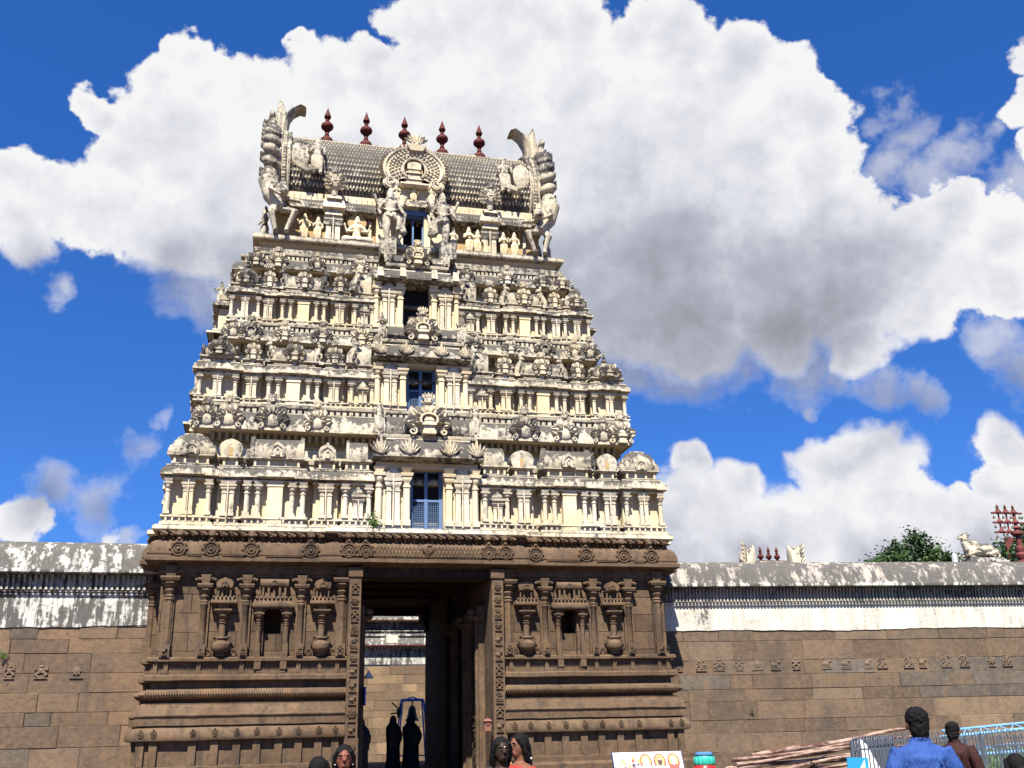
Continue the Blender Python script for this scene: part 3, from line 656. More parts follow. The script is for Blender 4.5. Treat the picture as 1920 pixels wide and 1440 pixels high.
def build_storey(T):
    k, z, y, hw = T['k'], T['z'], T['y'], T['hw']; y1 = D-y+0.0
    yb = y+0.78                                            # the wall behind the row of shrine models stands back
    root = empty('storey', (0, 0, z)); root.parent = tower
    hb, hp, k0, k1, hn, hr = T['hz']; s = (1.0, 0.84, 0.78)[k-1]
    # lower wall in recess, its own small cornice and the terrace edge
    b = MB(); P = storey_path(hw, y, y1, 0, 0, 0.55, 1.9)
    b.mat = 1; b.psweep(P, [(0.30,-0.02),(0.30,0.05),(0.10,0.07),(0.10,hb*0.5),(0.14,hb*0.7),(0.14,hb),(0.0,hb+0.02)], True)
    b.mat = 0; b.psweep(P, [(0,hb),(0,k0)], True)
    b.mat = 2 if k == 1 else 3; b.psweep(P, [(o+0.04, zz) for o, zz in kapota(0.16, k0+0.02, k1-0.04)], True, True)
    b.mat = 1; b.psweep(P, [(0.06,k1-0.05),(0.0,k1+0.02),(-0.04,hn-0.04),(0.0,hn-0.02),(0.03,hn+0.10),(-0.02,hn+0.12),(-0.2,hn+0.13)], True)
    for i in range(30):                                    # slender posts on the recessed wall between the models
        x = -hw+0.2+i*(2*hw-0.4)/29
        if abs(x) > 1.6: pilaster(b, x, y-0.02, hb, k0, 0.045*s, 4, 0)
    # upper wall: plain, ochre band puts the eave's shade into the colour, with shallow panels
    P2 = storey_path(hw-0.62, yb, D-yb, 0, 0, 0.45, 1.6); d0, d1 = T['dent']; b0, b1 = T['band']
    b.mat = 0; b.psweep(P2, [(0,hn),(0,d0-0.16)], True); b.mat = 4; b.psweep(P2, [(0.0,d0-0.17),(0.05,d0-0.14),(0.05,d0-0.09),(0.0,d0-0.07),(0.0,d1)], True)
    b.mat = 0
    for i in range(22):
        x = -hw+0.75+i*(2*hw-1.5)/21
        if abs(x) > 1.5: b.box(x-0.05, yb-0.05, hn+0.1, x+0.05, yb, d0-0.16)
    put(b.jitter(0.012).mesh('wall', STM), 'wall', root)
    # dentils + rolled band cornice + socket frieze + ledge
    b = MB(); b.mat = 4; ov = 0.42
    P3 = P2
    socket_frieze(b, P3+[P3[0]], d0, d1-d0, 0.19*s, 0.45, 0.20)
    b.mat = 0; b.psweep(P3, [(0.0,d1-0.02),(0.22,d1),(ov-0.06,b0+0.02)], True)
    b.mat = 2 if k < 3 else 3
    b.psweep(P3, [(ov-0.06,b0),(ov,b0),(ov,b0+0.05),(ov-0.02,b0+(b1-b0)*0.35),(ov-0.08,b0+(b1-b0)*0.7),(ov-0.20,b1-0.03),(ov-0.26,b1)], True, True)
    b.mat = 2; f0 = b1; led = T['ledge']
    b.psweep(P3, [(0.10,f0-0.01),(0.14,f0+0.02),(0.14,f0+0.05),(0.04,f0+0.06),(0.04,led-0.13),(0.16,led-0.12),(0.18,led-0.06),(0.18,led-0.04),(0.0,led-0.03)], True)
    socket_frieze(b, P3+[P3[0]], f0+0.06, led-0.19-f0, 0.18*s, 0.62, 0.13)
    put(b.jitter(0.012).mesh('cornice', STM), 'cornice', root)
    # shrine models, front and sides
    for i, (kind, x, w, d) in enumerate(T['bays']):
        for sx in (-1, 1):
            mb = shrine(kind, w, d, T['hz'], k, i*2+(sx > 0)+k*4+ (1 if kind in ('panel',) and i == 1 and sx < 0 else 0))
            me = mb.jitter(0.010).mesh('shrine_model', STM)
            o = put(me, 'shrine_model', root, (sx*x, y, 0))
            if kind == 'half' and sx > 0: o.scale = (-1, 1, 1) if False else (1, 1, 1)
            if i in (0, 1, 2, 3):                           # the same models run round both flanks
                if i == 0: continue
                yy = {1: 1.55, 2: 3.0, 3: D-2*y-1.55}[i]
                o2 = put(me, 'shrine_model', root, (sx*hw, y+yy, 0), PI/2*sx)
        # crest ornaments on the band
    fm = []
    for sd in range(8):
        b = MB(); b.mat = 2 if sd % 2 else 1; W = T['ornw']*(0.9+0.03*sd)
        fan(b, 0, 0, 0, W, W*1.05, 40+sd+k*7, (7, 9, 8, 11)[sd % 4], sd % 3 == 0, True, sd == 5); fm.append(b.mesh('crest_ornament', STM))
    yo = yb-ov+0.02; zo = b0+0.03
    for i, x in enumerate(T['orn']):
        for sx in (-1, 1): put(fm[(i*3+(sx > 0)*5+k) % 8], 'crest_ornament', root, (sx*x, yo, zo))
    for sx in (-1, 1):
        for yy in (yb+0.2, yb+1.3, yb+2.6, D/2-0.9, D/2+0.9): put(fm[(k+sx) % 4], 'crest_ornament', root, (sx*(hw-0.62+ov-0.02+(0.45 if abs(yy-D/2) < 1 else 0)), yy, zo), PI/2*sx)
    # side porch with barrel roof
    for sx in (-1, 1):
        b = shrine('shala', 2.4, 0.72, T['hz'], 1 if k == 1 else 2, 9+k); put(b.jitter(0.012).mesh('side_porch', STM), 'side_porch', root, (sx*(hw-0.06), D/2, 0), PI/2*sx)
        o = put(IDOL_W[k % 4], 'statue', root, (sx*(hw+0.60), D/2-0.9, T['hz'][4]+0.1)); o.scale = (0.9, 0.9, 0.95)
    # ---------------- the centre bay: door between pilasters, porch cornice, roof and fan gable
    by = y-T['bay']; b = MB(); _, dw, z0, z1 = T['door']; cw = T['cw']; pt = T['pilt']; c0, c1 = T['ct']
    b.mat = 1; b.box(-cw+0.06, by-0.05, -0.02, -dw, y+0.3, 0.10); b.box(dw, by-0.05, -0.02, cw-0.06, y+0.3, 0.10)
    b.mat = 0
    for sx in (-1, 1):
        xa, xb = sorted((sx*dw, sx*(cw-0.12))); b.box(xa, by+0.10, 0.10, xb, y+1.0, c0)
        pilaster(b, sx*(dw+0.13), by+0.02, 0.10, pt, 0.085, 4, 0)
        twin(b, sx*(dw+0.50), by+0.0, 0.10, pt-0.18, 0.085); b.mat = 1; b.frus(sx*(dw+0.50), by+0.05, pt-0.18, pt, 0.17, 0.12, 0.10, 0.08)
        pilaster(b, sx*(dw+0.88), by+0.02, 0.10, pt, 0.08, 8, 0)
    b.mat = 0; b.box(-cw+0.12, by+0.08, pt, cw-0.12, y+1.0, c0+0.02); b.box(-dw-0.02, by+0.06, z1, dw+0.02, y+0.9, pt+0.02)
    b.mat = 5; b.box(-dw-0.02, y-0.06, 0, dw+0.02, y-0.03, c0)  # dark sheet paints in the shade behind the door
    put(b.jitter(0.012).mesh('door_bay', STM), 'door_bay', root)
    if k in (1, 2):                                        # two leaved door: blue frames with wire mesh
        b = MB(); yd = by+0.36
        for sx in (-1, 0, 1): b.box(sx*(dw-0.05)-0.045, yd-0.04, z0, sx*(dw-0.05)+0.045, yd+0.04, z1)
        b.box(-dw, yd-0.03, z0, dw, yd+0.03, z0+0.10); b.box(-dw, yd-0.03, z0+(z1-z0)*0.48, dw, yd+0.03, z0+(z1-z0)*0.48+0.06); b.box(-dw, yd-0.03, z1-0.08, dw, yd+0.03, z1)
        dr = put(b.jitter(0.012).mesh('double_door', M['blue_paint']), 'double_door', root)
        b = MB()
        for sx in (-1, 1):
            for i in range(7): x = sx*(0.05+0.05*(i+0.5)); b.box(x-0.005, yd-0.012, z0+0.1, x+0.005, yd+0.0, z0+(z1-z0)*0.48)
            for i in range(12): zz = z0+0.14+i*0.052; b.box(sx*0.04, yd-0.006, zz-0.004, sx*0.40, yd+0.006, zz+0.004)
        put(b.jitter(0.012).mesh('wire_mesh', M['blue_paint']), 'wire_mesh', dr)
    b = MB(); b.mat = 3; bw2 = 2*cw
    b.rsweep(0, bw2-0.5, y-by+0.05, [(0.0,c0-0.06),(0.18,c0-0.04),(0.24,c0),(0.24,c0+0.06),(0.20,c0+(c1-c0)*0.45),(0.10,c0+(c1-c0)*0.8),(0.0,c1-0.02)], y, True)
    b.rsweep(0, bw2*0.60, y-by+0.12, [(0.0,c0-0.05),(0.24,c0+0.01),(0.24,c0+0.07),(0.20,c0+(c1-c0)*0.46),(0.10,c0+(c1-c0)*0.81),(0.0,c1-0.01)], y, True)
    b.mat = 1; sl = c1
    b.rsweep(0, bw2*0.70, y-by, [(0.0,sl-0.03),(0.10,sl-0.01),(0.10,sl+0.03),(0,sl+0.05)], y); b.rsweep(0, bw2*0.58, y-by-0.05, [(0.0,sl+0.04),(0.05,sl+0.05),(0.05,sl+0.09),(0,sl+0.10)], y)
    f0, f1 = T['fanz']; wg = T['wing']
    b.mat = 0; b.rsweep(0, wg*1.75, y-by+0.48, [(0,sl+0.09),(0,f0-0.08)], y+0.6)
    for sx in (-1, 1):
        for xx in (0.12, wg*0.5, wg*0.82): b.mat = 1; b.box(sx*xx-0.06, by+0.04, sl+0.09, sx*xx+0.06, by+0.2, f0-0.06)
    b.mat = 2; b.rsweep(0, wg*1.80, y-by+0.5, [(0.0,f0-0.10),(0.16,f0-0.05),(0.18,f0),(0.18,f0+0.05),(0.02,f0+0.09)], y+0.6)
    b.mat = 3; barrel(b, -wg*0.93, wg*0.93, (by+y+0.8)/2, (y+0.8-by)/2, f0+0.06, (f1-f0)*0.52, 12, 1.05, 0.0)
    b.mat = 1
    for sx in (-1, 1): barrel(b, sx*wg*0.93-0.05, sx*wg*0.93+0.05, (by+y+0.8)/2, (y+0.8-by)/2*1.06, f0+0.05, (f1-f0)*0.57, 12, 1.05, 0.0)
    put(b.jitter(0.012).mesh('porch_roof', STM), 'porch_roof', root)
    for sx in (-0.86, -0.36, 0.36, 0.86):                   # white flame leaves on the porch cornice
        b = MB(); b.mat = 1; fw = 0.36 if k < 3 else 0.24; hh = (c1-c0)*0.98
        if k == 3: b.frus(0, 0, 0, hh*0.8, fw*0.45, 0.05, fw*0.36, 0.03)
        else:
            for j in range(7): a = PI/2+(j-3)*0.42; b.leaf((math.cos(a)*0.04, hh*0.12+abs(math.sin(a))*0.02), a, hh*(0.86 if j == 3 else 0.62), fw*0.30, 0.05, -(j-3)*0.28, -0.01*(3-abs(j-3)))
            b.ell((0, 0, hh*0.18), (fw*0.36, 0.05, hh*0.18))
        yy = by-0.37 if abs(sx) < 0.5 else by-0.30
        put(b.jitter(0.012).mesh('flame_ornament', STM), 'flame_ornament', root, (sx*cw, yy, c0+0.06))
    b = MB(); b.mat = 1; fan(b, 0, 0, 0, T['fanw'], f1-f0, 60+k, 11, True, True, True)
    put(b.jitter(0.012).mesh('fan_gable', STM), 'fan_gable', root, (0, by-0.06, f0+0.02))
    for sx in (-1, 1):
        o = put(IDOL_W[(k+sx) % 4], 'statue', root, (sx*wg*1.02, by-0.02, f0+0.06)); o.scale = (0.85, 0.85, (f1-f0)*0.72)
    return root
for T in TIERS: build_storey(T)

# ------------------------------------------------------------------ top storey with niches
def build_top():
    root = empty('top_storey', (0, 0, 0)); root.parent = tower
    b = MB(); P = storey_path(5.16, 3.50, D-3.5)
    b.mat = 3; b.psweep(P, [(0.05,16.80),(0.05,16.95)], True)
    b.mat = 0; b.psweep(P, [(-0.20,16.9),(-0.20,17.05),(-0.02,17.22)], True)
    b.mat = 2; b.psweep(P, [(-0.02,17.20),(0.14,17.24),(0.16,17.28),(0.16,17.38),(0.12,17.43),(-0.4,17.44)], True)
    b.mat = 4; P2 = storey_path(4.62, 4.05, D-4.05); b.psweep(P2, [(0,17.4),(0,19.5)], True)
    b.mat = 1
    for x in (-3.15, -1.45, 1.50, 2.25, 3.2, 4.05): b.box(x-0.05, 3.93, 17.44, x+0.05, 4.1, 18.66)
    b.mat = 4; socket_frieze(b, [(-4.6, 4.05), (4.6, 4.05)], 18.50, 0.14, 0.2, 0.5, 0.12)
    put(b.mesh('wall', STM), 'wall', root)
    b = MB(); b.mat = 3; P3 = storey_path(4.40, 3.95, D-3.95)
    b.psweep(P3, [(0,18.60),(0.22,18.64),(0.34,18.68),(0.34,18.76),(0.31,18.90),(0.20,19.06),(0.06,19.12),(0.0,19.13)], True, True)
    b.mat = 2
    for i in range(90):
        x = -4.3+i*8.6/89
        if abs(x) > 1.1: b.ell((x, 3.62, 18.84), (0.035, 0.03, 0.05), 6, 4)
    b.mat = 1
    for i in range(46):
        x = -4.3+i*8.6/45; b.box(x-0.05, 3.86, 19.12, x+0.05, 4.0, 19.38)
    b.mat = 0; b.box(-4.3, 3.92, 19.10, 4.3, 7.2, 19.42)
    put(b.mesh('eave', STM), 'eave', root)
    for sx in (-1, 1):                                     # pillared aedicules with a lotus gable above the eave
        b = MB(); x = sx*2.72; b.mat = 0; b.box(x-0.26, 3.75, 17.42, x+0.26, 4.1, 18.52); b.mat = 1
        pilaster(b, x-0.15, 3.72, 17.44, 18.42, 0.085, 4, 1); pilaster(b, x+0.15, 3.72, 17.44, 18.42, 0.085, 4, 1)
        b.mat = 3; b.box(x-0.32, 3.60, 18.10, x+0.32, 3.80, 18.22); b.mat = 1; b.tube([(x, 3.56, 17.1), (x, 3.56, 18.5)], 0.025, 6)
        b.frus(x, 3.70, 18.42, 18.66, 0.30, 0.2, 0.22, 0.16); b.rsweep(x, 0.60, 0.52, [(0,18.62),(0.08,18.66),(0.08,18.74),(0.04,18.9),(0,18.98)], 4.0)
        b.frus(x, 3.55, 18.98, 19.10, 0.26, 0.2, 0.20, 0.16); b.lathe(x, 3.5, 19.10, [(0.16,0),(0.10,0.06),(0.13,0.16),(0.08,0.22),(0.16,0.30)], 10)
        put(b.mesh('aedicule', STM), 'aedicule', root)
        b = MB(); b.mat = 1; b.ell((0, 0.05, 0.30), (0.30, 0.14, 0.28))
        for j in range(11): a = -0.9+j*(PI+1.8)/10; b.leaf((math.cos(a)*0.20, 0.32+math.sin(a)*0.18), a, 0.24, 0.17, 0.06, 0, 0)
        for j in range(9): a = -0.7+j*(PI+1.4)/8; b.leaf((math.cos(a)*0.10, 0.32+math.sin(a)*0.10), a, 0.22, 0.13, 0.07, 0, -0.05)
        b.tube([(0.12*math.cos(i*0.6), -0.14, 0.30+0.11*math.sin(i*0.6)) for i in range(11)], 0.025, 5); b.mat = 3; head(b, 0, 0, 0.55, 0.38, rnd)
        put(b.mesh('lotus_gable', STM), 'lotus_gable', root, (x, 3.46, 19.36))
    # door, side pilasters and lintel
    b = MB(); b.mat = 0
    for sx in (-1, 1): b.box(*sorted((sx*0.36, sx*0.60)), 3.42, 17.44, 0, 0, 0) if False else b.box(min(sx*0.36, sx*0.58), 3.45, 17.42, max(sx*0.36, sx*0.58), 4.2, 18.72)
    for sx in (-1, 1): b.box(min(sx*0.58, sx*1.25), 3.70, 17.42, max(sx*0.58, sx*1.25), 4.2, 18.62)
    b.mat = 5; b.box(-0.37, 4.0, 17.4, 0.37, 4.04, 18.8)  # dark sheet paints in the shade of the doorway
    b.mat = 2; b.rsweep(0, 2.3, 0.62, [(0,18.80),(0.16,18.86),(0.16,18.96),(0.06,19.12),(0,19.16)], 4.0)
    put(b.mesh('door_bay', STM), 'door_bay', root)
    b = MB(); b.box(-0.46, 3.40, 18.62, 0.46, 3.6, 18.80); b.box(-0.40, 3.5, 18.56, 0.40, 3.7, 18.63); b.box(-0.03, 3.60, 17.44, 0.03, 3.66, 18.60); b.box(-0.36, 3.6, 17.44, -0.31, 3.66, 18.6); b.box(0.31, 3.6, 17.44, 0.36, 3.66, 18.6)
    put(b.mesh('double_door', M['blue_paint']), 'double_door', root)
    for sx in (-0.42, 0.52): b = MB(); b.mat = 1; b.frus(0, 0, 0, 0.30, 0.13, 0.06, 0.10, 0.05); b.ell((0,0,0.30),(0.12,0.06,0.08)); put(b.mesh('arched_tablet', STM), 'arched_tablet', root, (sx, 3.18, 18.86))
    # figures in the niches
    for x, i, h in ((-3.66, 0, 1.0), (-3.22, 2, 0.92), (0.0, 0, 0), (1.42, 3, 0.95), (1.98, 1, 1.04), (2.30, 2, 0.96), (3.22, 1, 0.95), (3.62, 3, 0.98)):
        if h: o = put(IDOLS[i], 'statue', root, (x, 3.68, 17.43)); o.scale = (h, h, h)
    b = MB(); b.mat = 4; b.lathe(0, 0, 0, [(0.30,-0.03),(0.33,0),(0.30,0.03)], 20); me = b.mesh('halo', STM)
    for v in me.vertices: v.co = (v.co.x, v.co.z, v.co.y)
    o = put(SEATED, 'seated_statue', root, (-1.90, 3.70, 17.44)); o.scale = (1.45, 1.3, 1.45); h = put(me, 'halo', o, (0, 0.09, 0.62)); h.scale = (0.7, 1, 0.7)
    for sx, i in ((-0.86, 0), (0.93, 1)): o = put(GUARD[i], 'guardian_statue', root, (sx, 2.98, 17.30)); o.scale = (0.98, 0.98, 0.98)
    for x, d in ((-0.92, 1), (1.10, -1)):                  # beasts at the guardians' feet
        b = MB(); b.mat = 3; b.ell((x, 2.85, 17.08), (0.22, 0.14, 0.18)); b.ell((x+d*0.15, 2.78, 17.28), (0.12, 0.1, 0.12)); b.box(x-0.26, 2.7, 16.7, x+0.26, 3.4, 17.30); put(b.mesh('guardian_plinth', STM), 'guardian_plinth', root)
    return root
build_top()

# ------------------------------------------------------------------ barrel roof
RY = 5.5
SEC = [(-1.42,19.30),(-1.62,19.70),(-1.74,20.15),(-1.73,20.60),(-1.60,21.05),(-1.36,21.48),(-1.02,21.86),(-0.60,22.15),(-0.22,22.30),(0,22.34)]
def sec_at(t):
    # point and outward normal on the front half of the roof section, t 0..1 from eave to ridge
    f = t*(len(SEC)-1); i = min(int(f), len(SEC)-2); u = f-i
    y = SEC[i][0]*(1-u)+SEC[i+1][0]*u; z = SEC[i][1]*(1-u)+SEC[i+1][1]*u
    dy, dz = SEC[i+1][0]-SEC[i][0], SEC[i+1][1]-SEC[i][1]; l = math.hypot(dy, dz)
    return (RY+y, z), (-dz/l, dy/l), (dy/l, dz/l)
def build_roof():
    root = empty('barrel_roof', (0, 0, 0)); root.parent = tower
    b = MB(); full = [(RY+y, z) for y, z in SEC]+[(RY-y, z) for y, z in SEC[-2::-1]]; m = len(full)
    vs = [(-4.75, y, z) for y, z in full]+[(4.75, y, z) for y, z in full]
    b.mat = 6; b.add(vs, [(i, m+i, m+i+1, i+1) for i in range(m-1)]+[tuple(range(m))[::-1], tuple(m+i for i in range(m))], True)
    # lattice of leaf shaped tiles
    b.mat = 1; rows = 11; cols = 78
    for r in range(rows):
        t = 0.125+r*0.052; (y, z), n, tg = sec_at(t); hh = 0.085
        for c in range(cols):
            x = -4.45+(c+(r % 2)*0.5)*8.9/cols
            if x > 4.42 or abs(x) < 0.80 : continue
            w = 0.042
            q = lambda dx, dt, o: (x+dx, y+tg[0]*dt+n[0]*o, z+tg[1]*dt+n[1]*o)
            b.add([q(0,-hh,0.004), q(w,-0.02,0.004), q(0,hh*1.0,0.004), q(-w,-0.02,0.004), q(0,-0.03,0.060)], [(0,1,4),(1,2,4),(2,3,4),(3,0,4)])
    # string of beads over the lattice, band of swags and ridge mould
    for i in range(120):
        (y, z), n, tg = sec_at(0.715); x = -4.4+i*8.8/119; b.ell((x, y+n[0]*0.03, z+n[1]*0.03), (0.035, 0.04, 0.045), 6, 4)
        (y, z), n, tg = sec_at(0.105)
        if i % 2: b.ell((x, y+n[0]*0.03, z+n[1]*0.03), (0.03, 0.04, 0.04), 6, 4)
    b.mat = 2; rr = random.Random(5)
    for i in range(34):
        x = -4.3+i*8.6/33; (y, z), n, tg = sec_at(0.83+rr.uniform(-0.02, 0.02)); b.ell((x, y+n[0]*0.02, z+n[1]*0.02), (rr.uniform(0.10, 0.17), 0.07, rr.uniform(0.07, 0.11)), 8, 5)
    put(b.mesh('vault', STM), 'vault', root)
    # peacock tail gable in the centre
    b = MB(); cz = 20.46; b.mat = 1; yf = 3.42
    outer = [(1.10*math.cos(a), cz+0.88*math.sin(a)) for a in [-0.72+i*(PI+1.44)/30 for i in range(31)]]
    inner = [(0.40*math.cos(a), cz-0.02+0.42*math.sin(a)) for a in [-0.9+i*(PI+1.8)/30 for i in range(31)]]
    n = 31
    vs = [(x, yf, z) for x, z in outer]+[(x, yf, z) for x, z in inner]+[(x, yf+0.6, z) for x, z in outer]+[(x, yf+0.4, z) for x, z in inner]
    fs = []
    for i in range(n-1): fs += [(i+1, i, n+i, n+i+1), (i, i+1, 2*n+i+1, 2*n+i), (n+i+1, n+i, 3*n+i, 3*n+i+1)]
    b.add(vs, fs)
    b.tube([(x, yf-0.02, z) for x, z in inner], 0.045, 6); b.tube([(x*0.93, yf-0.03, cz+(z-cz)*0.93) for x, z in outer], 0.035, 6)
    for rad, cnt, sz in ((0.52, 17, 0.045), (0.64, 20, 0.05), (0.76, 24, 0.055), (0.86, 27, 0.045)):
        for i in range(cnt): a = -0.62+i*(PI+1.24)/(cnt-1); b.ell((rad*math.cos(a), yf-0.03, cz+rad*0.86*math.sin(a)), (sz, sz*0.9, sz), 7, 5)
    for i in range(33): a = -0.6+i*(PI+1.2)/32; b.leaf((1.07*math.cos(a), cz+0.86*math.sin(a)), a+(0.3 if a < PI/2 else -0.3), 0.20, 0.12, 0.07, 0, yf+0.05)
    for d in (-1, 1):
        b.ell((d*0.80, yf+0.05, cz-0.60), (0.30, 0.10, 0.26), 14, 8)
        for q, rr_ in ((0.24, 0.035), (0.15, 0.03)): b.scroll((d*0.80, cz-0.60), q, rr_, 1.1, d, PI/2*d, yf-0.07, 18)
    b.mat = 4; b.box(-0.32, yf+0.10, cz-0.75, 0.32, yf+0.3, cz+0.30)
    b.mat = 1
    for w, z0, z1, o in ((0.34,0,0.08,0.0),(0.26,0.08,0.2,0.04),(0.32,0.2,0.27,0.0),(0.22,0.27,0.45,0.05),(0.29,0.45,0.5,0.0),(0.20,0.5,0.62,0.05),(0.24,0.62,0.92,0.02)): b.box(-w, yf+o-0.02, cz-0.62+z0, w, yf+0.2, cz-0.62+z1)
    b.rsweep(0, 0.8, 0.5, [(0,cz-0.78),(0.1,cz-0.72),(0.1,cz-0.66),(0,cz-0.62)], yf+0.4); b.mat = 0; b.box(-0.85, yf+0.10, 19.1, 0.85, yf+0.5, cz-0.6)
    put(b.mesh('peacock_gable', STM), 'peacock_gable', root)
    for i, (x, pose) in enumerate(((-0.62, 1), (0.0, 0), (0.62, 3))):
        o = put(IDOLS[pose], 'statue', root, (x, yf+0.02, 19.14)); o.scale = (0.85, 0.8, 0.60)
    b = MB(); b.mat = 1; head(b, 0, 0, 0, 0.52, rnd)
    for j in range(7): a = PI/2+(j-3)*0.38; b.leaf((math.cos(a)*0.12, 0.30+math.sin(a)*0.06), a, 0.36, 0.15, 0.07, 0, 0.02)
    b.frus(0, 0.0, -0.10, 0.10, 0.22, 0.16, 0.34, 0.2); put(b.mesh('lion_face', STM), 'lion_face', root, (0.06, yf, 21.24))
    # winged figures riding on the vault
    for sx, md in ((-1, 3), (1, 1)):
        o = put(mat_copy(IDOLS[2 if sx < 0 else 0], 2), 'statue', root, (sx*3.34, 3.58, 19.95)); o.scale = (1.45, 1.5, 1.55); o.rotation_euler[0] = -0.10
        b = MB(); b.mat = 2; x = sx*3.95; zc = 20.85; b.ell((x, 3.82, zc), (0.42, 0.12, 0.58), 18, 10)
        for q in range(22): a = q*2*PI/22; b.leaf((x+0.32*math.cos(a), zc+0.45*math.sin(a)), a, 0.14, 0.10, 0.06, 0, 3.76)
        b.tube([(sx*3.45, 3.60, 20.2), (sx*3.7, 3.5, 20.05), (sx*3.95, 3.62, 20.25)], [0.12, 0.14, 0.06], 8)
        put(b.mesh('feathered_disc', STM), 'feathered_disc', root)
    # end gables: plate, bead strip, twisted rope, flaring horns, rearing beast
    for sx in (-1, 1):
        b = MB(); b.mat = 2; gy = 1.06
        sec = [((y*gy), 19.3+(z-19.3)*1.06) for y, z in SEC]; full = [(RY+y, z) for y, z in sec]+[(RY-y, z) for y, z in sec[-2::-1]]; m = len(full)
        x0, x1 = sorted((sx*4.30, sx*4.62))
        vs = [(x0, y, z) for y, z in full]+[(x1, y, z) for y, z in full]
        b.add(vs, [(i, m+i, m+i+1, i+1) for i in range(m-1)]+[tuple(range(m))[::-1], tuple(m+i for i in range(m))])
        for xx in (sx*4.30, sx*4.62):
            b.tube([(xx, y-0.03 if y < RY else y+0.03, z+0.01) for y, z in full], 0.05, 6)
        for i in range(len(full)*4):
            f = i/4; k = int(f)
            if k >= m//2: break
            u = f-k; y = full[k][0]*(1-u)+full[k+1][0]*u; z = full[k][1]*(1-u)+full[k+1][1]*u
            b.ell((sx*4.46, y-0.05, z), (0.075, 0.06, 0.055 if i % 2 else 0.09), 7, 5)
        put(b.mesh('gable_arch', STM), 'gable_arch', root)
        b = MB(); b.mat = 0; L = []
        for i in range(len(sec)-1):
            for u in (0,): L.append((sec[i][0]*(1-u)+sec[i+1][0]*u, sec[i][1]*(1-u)+sec[i+1][1]*u))
        for i, (y, z) in enumerate(L[1:-1]):
            b.mat = 2 if z < 21.0 else 3
            Mr = Matrix.Rotation(-sx*0.55, 3, 'Y'); b.ell((sx*4.90, RY+y*1.03-0.03, z+0.05), (0.34, 0.30, 0.22), 14, 8, Mr)
        rp = [(sx*4.88, RY+y*0.98, z) for y, z in L]; b.tube(rp, 0.25, 8)
        for i in range(12):                                # outer fringe of leaves
            f = (1+i*0.6); q = int(f) % 8; y, z = L[q][0], L[q][1]+0.3*(f-int(f)); b.mat = 3; s2 = 1 if sx > 0 else -1
            b.leaf((sx*5.10, z+0.1), PI/2-sx*0.9, 0.30, 0.20, 0.10, sx*0.6, RY+y*0.95)
        put(b.mesh('twisted_rope', STM), 'twisted_rope', root)
        b = MB(); b.mat = 2                                # flared horns on top
        def horn(pts, ww, tt):
            vs = []; m2 = len(pts)
            for (x, z), w, t_ in zip(pts, ww, tt):
                for a in range(8): q = a*PI/4; vs.append((x+math.sin(q)*t_*0.9, RY-0.55+math.cos(q)*w, z+math.sin(q)*t_*0.3))
            b.add(vs, [(i*8+k, i*8+(k+1) % 8, i*8+8+(k+1) % 8, i*8+8+k) for i in range(m2-1) for k in range(8)]+[tuple(range(8))[::-1], tuple((m2-1)*8+k for k in range(8))], True)
        X = sx*4.62
        # the inner horn curls towards the finials
        P_ = [(X, 21.3), (X-sx*0.02, 21.9), (X-sx*0.02, 22.4), (X-sx*0.10, 22.85), (X-sx*0.30, 23.2), (X-sx*0.60, 23.42), (X-sx*0.78, 23.36)]
        horn(P_, [0.34, 0.36, 0.36, 0.36, 0.38, 0.38, 0.34], [0.28, 0.25, 0.22, 0.20, 0.17, 0.11, 0.04])
        P_ = [(X+sx*0.10, 21.4), (X+sx*0.14, 22.0), (X+sx*0.12, 22.6), (X+sx*0.06, 23.1), (X+sx*0.10, 23.5), (X+sx*0.16, 23.72)]
        horn(P_, [0.4, 0.45, 0.40, 0.34, 0.22, 0.06], [0.30, 0.28, 0.26, 0.22, 0.12, 0.03])
        b.ell((X+sx*0.32, RY-1.0, 22.3), (0.14, 0.3, 0.36)); b.ell((X+sx*0.36, RY-1.0, 22.75), (0.12, 0.25, 0.2))
        for i in range(6): b.leaf((X+sx*(0.20+0.03*i), 21.5+i*0.22), PI/2-sx*0.6, 0.35, 0.22, 0.12, sx*0.7, RY-1.25+i*0.1)
        put(b.mesh('crest_horns', STM), 'crest_horns', root)
        # rearing lion with bent legs below the rope
        b = MB(); x = sx*4.75
        b.tube([(x+sx*0.15, 3.65, 20.1), (x+sx*0.20, 3.5, 19.5), (x+sx*0.05, 3.45, 18.9), (x-sx*0.25, 3.40, 18.45)], [0.20, 0.34, 0.30, 0.22], 12)
        b.ell((x-sx*0.32, 3.25, 19.02), (0.19, 0.20, 0.26)); b.ell((x-sx*0.34, 3.06, 18.92), (0.13, 0.12, 0.10)); b.ell((x-sx*0.30, 3.3, 19.3), (0.12, 0.14, 0.2))
        b.tube([(x, 3.3, 19.25), (x+sx*0.10, 3.05, 18.95), (x-sx*0.25, 2.98, 18.72)], [0.12, 0.09, 0.06], 8)
        b.tube([(x-sx*0.10, 3.5, 18.6), (x+sx*0.02, 3.22, 18.15), (x-sx*0.12, 3.35, 17.62)], [0.17, 0.12, 0.08], 9)
        b.tube([(x-sx*0.30, 3.5, 18.45), (x-sx*0.75, 3.2, 18.25), (x-sx*0.50, 3.32, 17.62)], [0.16, 0.12, 0.08], 9)
        b.ell((x-sx*0.14, 3.25, 17.52), (0.09, 0.15, 0.08)); b.ell((x-sx*0.50, 3.22, 17.52), (0.09, 0.15, 0.08))
        b.tube([(x-sx*0.2, 3.5, 18.9), (x-sx*0.95, 3.35, 18.72), (x-sx*1.05, 3.25, 18.45)], [0.10, 0.07, 0.05], 8)
        me = remesh(b, 'rearing_lion', STM, 0.03, 1); set_mat(me, 2)
        put(me, 'rearing_lion', root)
